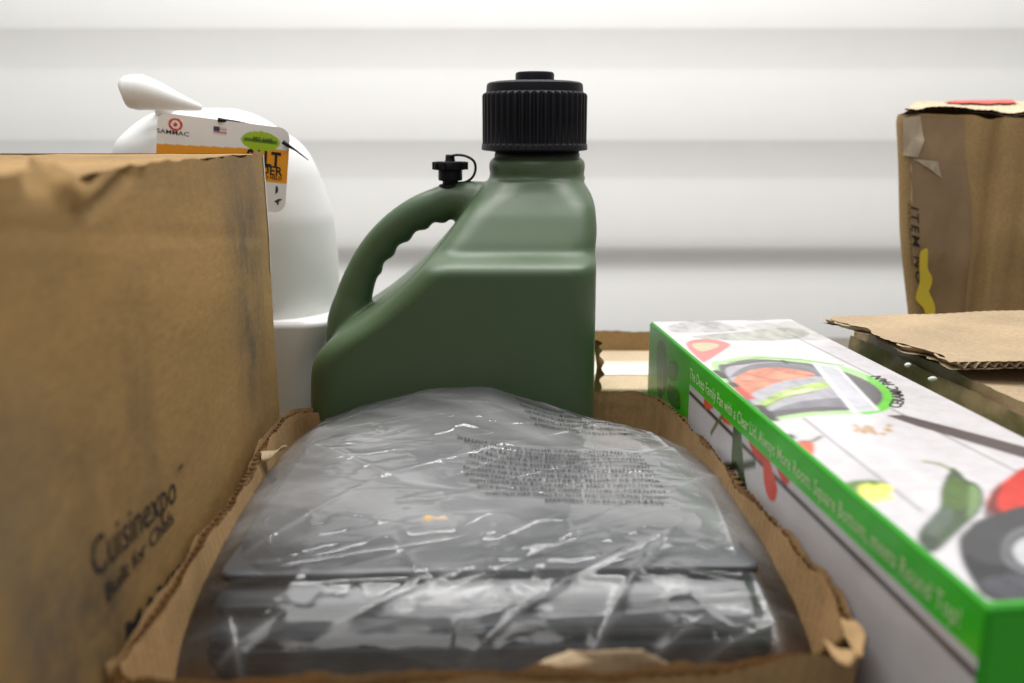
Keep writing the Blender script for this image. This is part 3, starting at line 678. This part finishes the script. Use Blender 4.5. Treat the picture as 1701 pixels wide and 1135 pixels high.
V, Fc = merge(warn); obj('warning_print', V, Fc, M_ink, bun, smooth=False); warn = []
for i, s in enumerate(lines[:5]):
    V2, F2 = text2d(s, .004, 1.0, 0, 1); A_ = at_z(856 + 8 * i, 688 + 7 * i, .130); B_ = at_z(1010 + 10 * i, 702 + 6 * i, .120); q = V2[:, 0] / V2[:, 0].max()
    X = A_[0] + (B_[0] - A_[0]) * q; Y = A_[1] + (B_[1] - A_[1]) * q + V2[:, 1] * .0072 - .012 * np.sin(q * 2.6)
    a_, b_ = inv_ab(X, Y); warn.append((np.stack([X, Y, hbase(a_, b_) + wrinkle(X, Y) + .0012], 1), F2))
V, Fc = merge(warn); obj('warning_print', V, Fc, M_ink, bun, smooth=False)
# two crumbs lying on the film
for i, (u, v, r_) in enumerate(((713, 867, .0042), (735, 866, .0034))):
    c = at_z(u, v, .128); a_, b_ = inv_ab(np.array([c[0]]), np.array([c[1]])); zc = float(hbase(a_, b_)[0] + wrinkle(c[:1], c[1:2])[0]); c = at_z(u, v, zc)
    rings = []; th = np.linspace(0, 2 * math.pi, 14, endpoint=False)
    for kz, kr in ((0, .6), (.25, 1), (.6, .85), (.85, .4)):
        rj = r_ * kr * (1 + .3 * np.sin(th * 3 + i * 2 + kz * 3)); rings.append(np.stack([c[0] + 1.3 * rj * np.cos(th), c[1] + rj * np.sin(th), np.full(14, zc + .0010 + kz * r_ * .7)], 1))
    V, Fc = loft(rings); o = obj('cardboard_crumb', V, Fc, M_crumb); tag(o, ['tan crumb on the clear film, left and larger of the pair', 'yellowish crumb on the clear film, right and smaller of the pair'][i], 'crumb', 'crumbs on the plastic film')

# ------------------------------------------------------------------ printed green and white box
GZ = .177
g0 = at_z(1080, 535, GZ); g1 = at_z(1642, 1010, GZ)                 # far and near ends of the top left edge
gl = g1 - g0; GL = np.linalg.norm(gl); gl /= GL; gw = np.array([-gl[1], gl[0], 0]); GW = .150
t = thing('printed_box', 'long green and white printed carton with vegetables and a pan pictured on it', 'printed box', tuple((g0 + g1) / 2 + gw * GW / 2 - [0, 0, GZ]))
def G(s, tt, h): return g0 + np.asarray(s)[..., None] * gl + np.asarray(tt)[..., None] * gw + (np.asarray(h)[..., None] - GZ) * np.array([0, 0, 1.0])
V, Fc = boxmesh(0, GL, 0, GW, 0, GZ, .0016); V = np.array(V); V = G(V[:, 0], V[:, 1], V[:, 2]); obj('carton', V, Fc, M_green, t, smooth=False)
def tp(u, v):
    d = at_z(u, v, GZ) - g0; return d @ gl, d @ gw
gn = -gw
def sp(u, v):
    q = on_plane(u, v, g0, gn); d = q - g0; return d @ gl, q[2]
def inpoly(x, y, P):
    c = np.zeros(x.shape, bool); n = len(P)
    for i in range(n):
        x1, y1 = P[i]; x2, y2 = P[(i + 1) % n]
        if y1 == y2: continue
        c ^= ((y1 > y) != (y2 > y)) & (x < (x2 - x1) * (y - y1) / (y2 - y1) + x1)
    return c
class Print:
    def __init__(s, X, Y, mp, base): s.X, s.Y, s.mp = X, Y, mp; s.C = np.ones(X.shape + (3,)) * np.array(base)
    def shape(s, pts, col, n=10, curve=True, alpha=1.0, tex=None):
        P = spline(pts, n, True) if curve else np.array(pts, float); P = np.array([s.mp(*p) for p in P]); m_ = inpoly(s.X, s.Y, P)
        c = np.broadcast_to(np.array(col, float), s.C.shape).copy()
        if tex is not None: c = c * tex[..., None]
        s.C[m_] = s.C[m_] * (1 - alpha) + c[m_] * alpha; return m_
    def line(s, pts, wd, col, alpha=1.0):
        P = np.array([s.mp(*p) for p in pts])
        for a, b in zip(P[:-1], P[1:]):
            d = b - a; tt = np.clip(((s.X - a[0]) * d[0] + (s.Y - a[1]) * d[1]) / (d @ d), 0, 1); k = np.hypot(s.X - a[0] - tt * d[0], s.Y - a[1] - tt * d[1])
            f = np.clip(1.5 - k / wd * 1.0, 0, 1)[..., None] * alpha; s.C = s.C * (1 - f) + np.array(col) * f
ns, nt_ = 640, 190
SS, TT = np.meshgrid(np.linspace(.0012, GL - .0012, ns), np.linspace(.0012, GW - .0012, nt_))
pr = Print(SS, TT, tp, S(218, 214, 217))
pr.C *= (1 + .05 * fbm(SS * 8, TT * 60, 3, 3))[..., None]
nz1 = 1 + .35 * fbm(SS * 90, TT * 90, 7, 4); nz2 = 1 + .5 * fbm(SS * 60, TT * 140, 12, 4)
# boards of the pictured table
for a, b in (((1330, 692), (1530, 850)), ((1430, 655), (1720, 800)), ((1300, 550), (1480, 640))): pr.line([a, b], .0009, S(120, 112, 118), .8)
# far end pictures, greyed to imitate plastic sheen
pr.shape([(1112, 542), (1165, 532), (1215, 540), (1240, 548), (1180, 553), (1120, 552)], S(165, 163, 162), alpha=.7, tex=nz2)
pr.shape([(1195, 526), (1245, 523), (1285, 521), (1300, 527), (1260, 534), (1210, 530)], S(120, 120, 115), alpha=.5, tex=nz2)
pr.shape([(1150, 560), (1220, 553), (1310, 545), (1345, 556), (1300, 566), (1200, 566)], S(140, 145, 122), alpha=.6, tex=nz2)
pr.shape([(1240, 540), (1330, 536), (1380, 560), (1340, 566), (1270, 556)], S(150, 152, 138), alpha=.4, tex=nz2)
pr.shape([(1140, 572), (1172, 564), (1212, 572), (1200, 584), (1175, 600), (1166, 601)], S(214, 110, 105), alpha=.9)
pr.shape([(1150, 573), (1172, 570), (1194, 574), (1180, 582), (1162, 584)], S(205, 200, 160), alpha=.9)
# round pan under a glass lid with bright green rim
ov = [(1186, 614), (1205, 601), (1250, 594), (1310, 597), (1380, 606), (1440, 624), (1475, 646), (1480, 668), (1465, 682), (1420, 687), (1360, 689), (1300, 696), (1262, 700)]
pr.shape([(u + (u - 1340) * .025, v + (v - 645) * .06) for u, v in ov], S(214, 240, 206))
pr.shape([(u + (u - 1340) * .012, v + (v - 645) * .03) for u, v in ov], S(176, 214, 150))
pr.shape([(1440, 624), (1475, 646), (1486, 668), (1468, 684), (1430, 688), (1452, 660)], S(112, 205, 70))
pr.line([(1190, 617), (1215, 602), (1262, 595), (1330, 598), (1400, 608)], .0014, S(120, 150, 110), .7)
pr.shape([(1196, 616), (1212, 605), (1250, 598), (1310, 601), (1376, 611), (1432, 630), (1462, 650), (1464, 668), (1440, 680), (1360, 683), (1300, 690), (1268, 694)], S(92, 88, 92), tex=nz2 * .3 + .7)
pr.shape([(1205, 620), (1240, 606), (1300, 603), (1360, 618), (1420, 650), (1440, 672), (1380, 678), (1310, 682), (1270, 686)], S(176, 174, 182), tex=nz2 * .25 + .75)
pr.shape([(1212, 628), (1250, 606), (1330, 606), (1400, 630), (1360, 626), (1300, 616), (1250, 620)], S(120, 116, 124), tex=nz2 * .3 + .7)
pr.shape([(1280, 684), (1330, 668), (1400, 662), (1430, 672), (1380, 678), (1310, 682)], S(128, 126, 136), tex=nz2 * .3 + .7)
pr.shape([(1218, 634), (1246, 616), (1290, 611), (1340, 618), (1352, 626), (1300, 634), (1262, 648), (1240, 656)], S(222, 138, 108), tex=nz1)
pr.shape([(1258, 672), (1300, 650), (1360, 636), (1385, 640), (1345, 652), (1300, 664), (1266, 682)], S(172, 196, 110), tex=nz1)
pr.shape([(1300, 656), (1340, 646), (1352, 648), (1330, 654)], S(225, 232, 190)); pr.line([(1265, 680), (1300, 662), (1350, 652)], .001, S(80, 90, 60), .6)
pr.shape([(1272, 686), (1340, 678), (1410, 677), (1412, 682), (1340, 686), (1276, 695)], S(92, 86, 90))
pr.shape([(1352, 603), (1385, 607), (1458, 684), (1422, 686)], S(214, 214, 222), curve=False, alpha=.8)
pr.line([(1352, 604), (1420, 686)], .0016, S(244, 246, 248)); pr.line([(1388, 608), (1458, 682)], .0010, S(240, 244, 245))
for a, b in (((1190, 618), (1203, 628)), ((1216, 638), (1222, 643)), ((1262, 676), (1285, 698))): pr.line([a, b], .0035, S(20, 18, 22))
pr.line([(1226, 646), (1246, 662)], .0035, S(205, 60, 45)); pr.line([(1300, 600), (1306, 604)], .002, S(30, 30, 34))
# dark pan handle
pr.shape([(1472, 691), (1500, 690), (1600, 716), (1720, 748), (1720, 768), (1600, 732), (1520, 708)], S(94, 84, 86), curve=False, tex=nz2 * .2 + .8)
# nuts
for i in range(16):
    u = 1420 + 62 * RNG.random(); v = 700 + 24 * RNG.random(); pr.shape([(u - 6, v), (u, v - 3), (u + 6, v), (u, v + 3)], S(196, 160, 120), alpha=.8)
# tomatoes peeping over the edge
pr.shape([(1318, 742), (1332, 733), (1350, 736), (1352, 752), (1342, 762)], S(222, 96, 62), tex=nz1 * .3 + .7); pr.line([(1330, 735), (1350, 734), (1364, 726)], .0012, S(80, 90, 50)); pr.line([(1312, 724), (1316, 728)], .0024, S(50, 48, 44))
# yellow pepper slice with green skin
pr.shape([(1402, 806), (1424, 799), (1452, 799), (1474, 806), (1440, 812), (1420, 822)], S(92, 124, 48))
pr.shape([(1424, 812), (1440, 804), (1452, 807), (1466, 804), (1484, 812), (1478, 822), (1484, 830), (1464, 833), (1452, 838), (1440, 830), (1430, 832)], S(222, 220, 96), tex=nz1 * .6 + .55)
for i in range(22):
    u = 1436 + 42 * RNG.random(); v = 808 + 22 * RNG.random(); pr.shape([(u - 3, v), (u, v - 2), (u + 3, v), (u, v + 2)], S(240, 240, 160), alpha=.8)
# large green chilli
pr.line([(1536, 768), (1560, 772), (1578, 780), (1588, 790)], .0016, S(140, 150, 100))
pr.shape([(1580, 780), (1592, 784), (1606, 798), (1624, 806), (1634, 826), (1628, 850), (1606, 872), (1580, 896), (1558, 916), (1540, 918), (1524, 896), (1536, 872), (1560, 844), (1564, 812)], S(66, 88, 58), tex=nz2 * .35 + .65)
pr.shape([(1568, 812), (1582, 794), (1600, 802), (1612, 816), (1610, 840), (1590, 850), (1566, 840)], S(84, 112, 50), tex=nz2 * .3 + .7)
pr.shape([(1612, 806), (1628, 820), (1624, 846), (1606, 862), (1610, 840)], S(134, 164, 108), alpha=.8)
pr.shape([(1540, 874), (1562, 848), (1584, 852), (1570, 880), (1546, 894)], S(96, 108, 100), alpha=.8)
pr.shape([(1524, 896), (1548, 890), (1560, 914), (1540, 918)], S(42, 52, 48), alpha=.7)
# red peppers behind a black bowl, pan badge
pr.shape([(1640, 850), (1644, 822), (1668, 800), (1712, 780), (1740, 860), (1690, 862)], S(205, 50, 36), tex=nz1 * .4 + .7)
pr.shape([(1634, 858), (1646, 822), (1664, 806), (1656, 836), (1664, 856)], S(70, 42, 38), alpha=.8)
pr.shape([(1592, 906), (1606, 880), (1640, 860), (1730, 852), (1760, 1010), (1650, 1000), (1612, 962)], S(62, 62, 66), tex=nz2 * .15 + .85)
pr.shape([(1596, 918), (1640, 938), (1730, 944), (1760, 1010), (1650, 1000), (1612, 962)], S(30, 31, 38))
pr.shape([(1630, 966), (1690, 956), (1740, 985), (1690, 996), (1650, 990)], S(66, 66, 74), tex=nz2)
pr.shape([(1664, 915), (1674, 890), (1704, 876), (1740, 880), (1740, 960), (1690, 950), (1670, 936)], S(116, 118, 122)); pr.shape([(1672, 915), (1682, 896), (1706, 884), (1740, 886), (1740, 950), (1696, 944), (1676, 930)], S(80, 80, 86)); pr.shape([(1682, 918), (1692, 900), (1716, 892), (1740, 900), (1740, 946), (1700, 940)], S(200, 202, 204))
def soften(C, n):
    for _ in range(n):
        P_ = np.pad(C, ((1, 1), (1, 1), (0, 0)), mode='edge'); C = (P_[:-2, 1:-1] + P_[2:, 1:-1] + P_[1:-1, :-2] + P_[1:-1, 2:] + 2 * P_[1:-1, 1:-1]) / 6
    return C
pr.C = soften(pr.C, 3) * (1 + .05 * fbm(SS * 150, TT * 150, 31, 3))[..., None]
# printed green border on the long edge and near end
pr.C[(TT < .0022) | (SS > GL - .0045)] = S(56, 172, 30)
pr.C *= .87
V = G(SS, TT, np.full(SS.shape, GZ + .0004)); top = obj('top_print', V.reshape(-1, 3), grid_faces(nt_, ns), M_print, t, colors=pr.C)
# side print
nh = 190; SS2, HH = np.meshgrid(np.linspace(.0012, GL - .0012, ns), np.linspace(.002, GZ - .0012, nh))
ps = Print(SS2, HH, sp, S(206, 204, 208)); ps.C *= (1 + .04 * fbm(SS2 * 10, HH * 10, 15, 3))[..., None]
ps.C[np.abs(HH - (GZ - .0318)) < .0017] = S(52, 36, 44)
sn1 = 1 + .35 * fbm(SS2 * 80, HH * 80, 17, 4)
red = S(205, 52, 38)
ps.shape([(1170, 664), (1180, 652), (1192, 660), (1188, 676), (1174, 680)], S(214, 96, 66), tex=sn1 * .5 + .5); ps.shape([(1198, 690), (1212, 676), (1224, 692), (1222, 706), (1206, 704)], S(214, 84, 70), tex=sn1 * .5 + .5)
ps.line([(1200, 692), (1190, 706), (1182, 720)], .0018, S(84, 108, 50)); ps.shape([(1220, 700), (1230, 700), (1236, 770), (1240, 815), (1232, 812), (1224, 780), (1216, 772)], S(70, 92, 50), tex=sn1); ps.line([(1206, 774), (1226, 776), (1254, 770)], .0030, S(54, 72, 40)); ps.line([(1232, 780), (1240, 812)], .0024, S(40, 58, 46)); ps.line([(1212, 780), (1224, 774)], .003, S(28, 30, 24))
ps.shape([(1242, 722), (1256, 726), (1270, 744), (1276, 764), (1262, 766), (1250, 748)], red, tex=sn1 * .4 + .65); ps.shape([(1268, 752), (1276, 756), (1284, 780), (1292, 812), (1288, 832), (1278, 828), (1270, 800)], S(214, 62, 36), tex=sn1 * .4 + .65); ps.shape([(1290, 770), (1304, 776), (1314, 794), (1308, 806), (1298, 796)], S(196, 50, 46), tex=sn1 * .4 + .65)
ps.C = soften(ps.C, 2)
gcol = np.array(S(58, 196, 30)) * (1 + .12 * fbm(SS2 * 20, HH * 50, 19, 3))[..., None]
m_ = (HH > GZ - .0250) | (SS2 > GL - .002); ps.C[m_] = gcol[m_]
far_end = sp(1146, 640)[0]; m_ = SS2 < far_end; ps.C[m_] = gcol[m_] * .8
ps.shape([(1092, 575), (1106, 575), (1108, 640), (1094, 660)], S(26, 60, 20), alpha=.7, tex=sn1); ps.shape([(1110, 640), (1128, 650), (1130, 680), (1112, 668)], S(18, 70, 36), alpha=.7); ps.line([(1100, 620), (1102, 668)], .002, S(120, 150, 100), .6); ps.shape([(1112, 600), (1128, 606), (1124, 632), (1110, 626)], S(66, 84, 20), alpha=.6)
ps.C[HH > GZ - .0022] = S(70, 190, 36)
ps.C *= .95
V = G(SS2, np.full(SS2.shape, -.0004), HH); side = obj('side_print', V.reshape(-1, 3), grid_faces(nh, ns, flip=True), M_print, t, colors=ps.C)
V2, F2 = text2d('The Deep Family Pan with a Clear Lid, Always More Room. Square Bottom, meets Round Top!', .006, 1.02); s0 = sp(1148, 610)[0]; s1 = sp(1598, 1030)[0]
X = s0 + V2[:, 0] / V2[:, 0].max() * (s1 - s0); Hh_ = GZ - .0185 + V2[:, 1] / .7 * .0092
obj('lettering', G(X, np.full(X.shape, -.0009), Hh_), F2, M_letter, side, smooth=False)
# arc of small lettering round the pan rim
ar = spline([tp(u, v) for u, v in ((1462, 626), (1482, 638), (1497, 652), (1502, 668), (1494, 680))][::-1], 12); d = np.r_[0, np.cumsum(np.linalg.norm(np.diff(ar, axis=0), axis=1))]
V2, F2 = text2d('CERAMIC PAN', .012); q = V2[:, 0] / V2[:, 0].max() * d[-1]; bx = np.interp(q, d, ar[:, 0]); by = np.interp(q, d, ar[:, 1]); tx = np.interp(q + .002, d, ar[:, 0]) - np.interp(q - .002, d, ar[:, 0]); ty = np.interp(q + .002, d, ar[:, 1]) - np.interp(q - .002, d, ar[:, 1]); L = np.hypot(tx, ty) + 1e-9
hgt = V2[:, 1] * .012; obj('lettering', G(bx - ty / L * hgt, by + tx / L * hgt, np.full(bx.shape, GZ + .0009)), F2, M_faded, top, smooth=False)
# plain near end panel
V = G(np.full(4, GL + .0006), np.array([.002, GW - .002, GW - .002, .002]), np.array([.002, .002, GZ - .003, GZ - .003])); obj('end_panel', V, [(0, 1, 2, 3)], M_green, t, smooth=False)

# ------------------------------------------------------------------ flap carton to the right
t = thing('flap_carton', 'taped brown carton with a loose torn flap lying open, right of the printed box', 'cardboard box', (.55, .62, 0))
BZ = .178
e0 = at_z(1600, 626, BZ); e1 = at_z(1701, 667, BZ); ed = (e1 - e0); ed /= np.linalg.norm(ed)
ed = np.array([.095, -1, 0]); ed /= np.linalg.norm(ed); w0 = e0 - ed * .19; w1 = e0 + ed * .34; WL = .53
nrm_w = np.array([-1 * abs(ed[1]), -abs(ed[0]), 0]); nrm_w /= np.linalg.norm(nrm_w)
ny_, nz_ = 120, 40; V = []
for i in np.linspace(0, 1, ny_):
    for j in np.linspace(0, 1, nz_):
        q = w0 + (w1 - w0) * i; b = .0025 * float(fbm(i * 9, j * 6, 28, 3)) + .006 * math.sin(j * math.pi) - .010 * max(0, j - .9) * 10 * .35
        V.append(q + nrm_w * b + np.array([0, 0, j * BZ - BZ]) + [0, 0, .0012 * float(fbm(i * 40, 0, 29, 2)) * j])
obj('side_wall', V, grid_faces(ny_, nz_, flip=True), M_taped, t)
for a, b in ((.05, .75), ):
    pass
V, Fc = boxmesh(w1[0] + .003, .92, w1[1] - .003, w1[1] + .003, 0, BZ - .004, .001); obj('side_wall', V, Fc, M_card, t, smooth=False)
V, Fc = boxmesh(w0[0] + .003, .92, w0[1] - .004, w0[1] + .002, 0, BZ - .004, .001); obj('side_wall', V, Fc, M_card, t, smooth=False)
V, Fc = boxmesh(.915, .92, w1[1] + .004, w0[1] - .005, 0, BZ - .004, .001); obj('side_wall', V, Fc, M_card, t, smooth=False)
def fB(p, q):
    a = w0 + ed * (.10 + .42 * p)[:, None] + np.array([.0035, 0, 0]); return a + np.stack([.28 * (1 - q) + 0 * p, 0 * p, .001 * fbm(p * 9, p * 0 + q, 61, 2) - .0035 - .012 * (1 - q)], -1), np.tile([0, 0, 1.0], (len(p), 1))
V, Fc = board(fB, .42, .28, .0045, ragged=.002, seed=61); obj('lower_flap', V, Fc, M_liner, t)
FA = [np.array(c) for c in ((.302, .846, .1915), (.346, .676, .1895), (.86, .672, .192), (.86, .90, .197))]   # far left, near left, near right, far right
def fA(p, q):       # q=1 at the near (raw) edge
    q = np.asarray(q) + 0 * p; a = FA[0] + (FA[3] - FA[0]) * p[:, None]; b = FA[1] + (FA[2] - FA[1]) * p[:, None]
    P = a + (b - a) * q[:, None]; P[:, 2] += .0012 * np.exp(-((q - .38) / .12) ** 2) + .0006 * fbm(p * 10, q * 6, 64, 3)
    return P, np.tile([0, 0, 1.0], (len(p), 1))
V, Fc = board(fA, .53, .18, .0062, period=.0085, ragged=.0016, rag_end=.006, seed=66, nq=60); fl = obj('top_flap', V, Fc, M_liner, t)
# scraps of white foam caught under the flap
for i, (u, v) in enumerate(((1508, 607), (1549, 630))):
    c = at_z(u, v, .181); th = np.linspace(0, 2 * math.pi, 12, endpoint=False); rings = []
    for kz, kr in ((-.5, .3), (-.2, .9), (.2, 1), (.5, .4)):
        rr_ = .0018 * kr * (1 + .35 * np.sin(th * 2 + i)); rings.append(np.stack([c[0] + 1.6 * rr_ * np.cos(th), c[1] + rr_ * np.sin(th), np.full(12, c[2] + kz * .004)], 1))
    V, Fc = loft(rings); obj('foam_scrap', V, Fc, M_foam, t)
# tape wrinkled along the top edge of its side
V = []
for i in np.linspace(.02, .9, 110):
    for j in np.linspace(0, 1, 9):
        q = w0 + (w1 - w0) * i; V.append(q + nrm_w * (.005 + .0012 * float(fbm(i * 22, j * 2, 33, 3)) + .002 * math.sin(j * math.pi)) + np.array([0, 0, -.006 - .030 * j]))
obj('tape_strip', V, grid_faces(110, 9), M_taped, t)

# ------------------------------------------------------------------ tall carton at the back right
t = thing('tall_carton', 'tall worn carton with black ITEM NO lettering and a yellow mark, behind the loose flap', 'cardboard box', (.75, 1.20, 0))
TY = 1.05; zT = at_y(1560, 189, TY)[2]
edge_px = [(860, 1520), (525, 1515), (460, 1508), (420, 1503), (380, 1500), (300, 1499), (230, 1498), (200, 1497), (189, 1500)]
ez_ = [at_y(u, v, TY)[2] for v, u in edge_px]; exx = [at_y(u, v, TY)[0] for v, u in edge_px]
def tx0(z): i = np.argsort(ez_); return np.interp(z, np.array(ez_)[i], np.array(exx)[i])
TX1 = .98
def tfront(x, z, off=0.0):
    y = TY + .004 * fbm(x * 6, z * 5, 35, 3) - .008 * np.sin(np.clip((x - .45) / .4, 0, 1) * math.pi)
    for u_, am, wd in ((1640, .006, .006), (1612, -.003, .010), (1670, -.003, .012), (1690, .002, .006)):
        xc = at_y(u_, 350, TY)[0] + .008 * (z - .25); y = y + am * np.exp(-((x - xc) / wd) ** 2)
    return np.stack([x, y - off, z], -1)
rings = []
for z in np.linspace(0, zT, 70):
    a = float(tx0(z)); R = .010; zz_ = z
    fr = tfront(np.linspace(a + R, TX1, 110), np.full(110, z))
    topv = .0025 * fbm(fr[:, 0] * 22, fr[:, 0] * 0, 36, 3) - .004 * np.exp(-((fr[:, 0] - at_y(1642, 190, TY)[0]) / .012) ** 2) - .010 * np.clip((fr[:, 0] - .52) / .2, 0, 1)
    fr[:, 2] += topv * (z / zT) ** 3
    y0 = fr[0, 1]; crn = [[a + R * (1 - math.cos(b)), y0 + R * (1 - math.sin(b)), fr[0, 2]] for b in np.linspace(0, math.pi / 2, 8)[:-1]]
    bk = [[TX1, y, z] for y in np.linspace(TY + .02, 1.35, 8)] + [[x, 1.35, z + .02 * (z / zT) ** 8] for x in np.linspace(TX1 - .02, a + .15, 12)] + [[a + .48 * (y - TY), y, z + .02 * (z / zT) ** 8 * (y - TY) / .3] for y in np.linspace(1.345, y0 + R + .004, 10)]
    rings.append(np.array(crn + fr.tolist() + bk))
V, Fc = loft(rings, cap=False); obj('carton_walls', V, Fc, M_card_grey, t)
zback = at_y(1600, 171, 1.36)[2]
def fT(p, q):
    q = np.asarray(q) + 0 * p; y = 1.36 + (TY + .001 - 1.36) * q; x = at_y(1504, 189, TY)[0] + .48 * (y - TY) + .46 * p
    z = zback + (zT + .004 - zback) * q + .0025 * fbm(p * 11, q * 3, 38, 3) * (.3 + q) - .010 * np.clip((p - .12) / .5, 0, 1) * q
    return np.stack([x, y, z], -1), np.tile([0, 0, 1.0], (len(p), 1))
V, Fc = board(fT, .46, .3, .004, ragged=.002, rag_end=.003, seed=71, nq=30); tf = obj('top_flap', V, Fc, M_card_pale, t)
p = np.linspace(.10, .30, 40); V = []
for q in np.linspace(.10, .62, 10):
    P, _ = fT(p * 1.0 + .02 * np.sin(p * 40) * q, q); P[:, 2] += .0045; V.append(P)
obj('red_mark', np.array(V).reshape(-1, 3), grid_faces(10, 40), M_red, t)
# lettering that runs down the left edge
V2, F2 = text2d('ITEM NO', .006, 1.25, .2); wd = V2[:, 0].max(); a = at_y(1519, 341, TY); b = at_y(1527, 470, TY)
zv = a[2] + (b[2] - a[2]) * V2[:, 0] / wd; xv = tx0(zv) + .0090 + V2[:, 1] / .7 * .0088
obj('printed_lettering', tfront(xv, zv, .0024), F2, M_ink, t, smooth=False)
V2, F2 = text2d('DESCRIPTION', .004, 1.0); wd = V2[:, 0].max(); a = at_y(1511, 338, TY); b = at_y(1519, 440, TY)
zv = a[2] + (b[2] - a[2]) * V2[:, 0] / wd; xv = tx0(zv) + .0055 + V2[:, 1] / .7 * .0024
obj('printed_lettering', tfront(xv, zv, .0024), F2, M_faded, t, smooth=False)
yp = spline([(1527, 420), (1532, 414), (1539, 413), (1540, 430), (1540, 446), (1547, 460), (1546, 474), (1541, 488), (1549, 500), (1552, 514), (1549, 528), (1539, 530), (1533, 512), (1522, 500), (1521, 490), (1527, 468), (1526, 440)], 3, True)
P = np.array([at_y(u, v, TY) for u, v in yp]); c = P.mean(0); Pv = [c] + [c + (q - c) * k for k in (.5, 1) for q in P]; n = len(P); Pv = np.array(Pv)
Fc = [(0, 1 + i, 1 + (i + 1) % n) for i in range(n)] + [(1 + i, 1 + n + i, 1 + n + (i + 1) % n, 1 + (i + 1) % n) for i in range(n)]
obj('yellow_sticker', tfront(Pv[:, 0], Pv[:, 2], .0026), Fc, M_yellow, t)
# broad tape on the front, its darker brown carrying the shading left of the crease
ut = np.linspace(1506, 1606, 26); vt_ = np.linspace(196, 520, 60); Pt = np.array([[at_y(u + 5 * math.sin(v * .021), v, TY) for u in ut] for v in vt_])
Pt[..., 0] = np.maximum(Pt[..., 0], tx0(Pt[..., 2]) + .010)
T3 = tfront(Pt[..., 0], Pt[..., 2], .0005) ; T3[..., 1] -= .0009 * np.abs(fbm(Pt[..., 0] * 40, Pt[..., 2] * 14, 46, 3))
obj('shade_tape', T3.reshape(-1, 3), grid_faces(60, 26, flip=True), M_shadetape, t)
# loose clear tape at the upper corner
for k, pg in enumerate((((1500, 196), (1530, 192), (1534, 232), (1524, 262), (1500, 258)), ((1516, 264), (1556, 268), (1562, 296), (1544, 282)))):
    B = spline([at_y(u, v, TY) for u, v in [tuple(np.array(pg[i]) * (1 - k) + np.array(pg[(i + 1) % len(pg)]) * k) for i in range(len(pg)) for k in (0, .12, .88)]], 3, True); c = B.mean(0); rws = [c] ; n = len(B)
    Pv = np.array([c] + [c + (q - c) * k2 for k2 in (.4, .75, 1) for q in B]); T3 = tfront(Pv[:, 0], Pv[:, 2], .0032); T3[:, 1] -= .0016 * fbm(Pv[:, 0] * 120, Pv[:, 2] * 60, 39 + k, 3)
    Fc = [(0, 1 + i, 1 + (i + 1) % n) for i in range(n)] + [(1 + r_ * n + i, 1 + (r_ + 1) * n + i, 1 + (r_ + 1) * n + (i + 1) % n, 1 + r_ * n + (i + 1) % n) for r_ in range(2) for i in range(n)]
    obj('tape_strip', T3, Fc, M_tape, t)
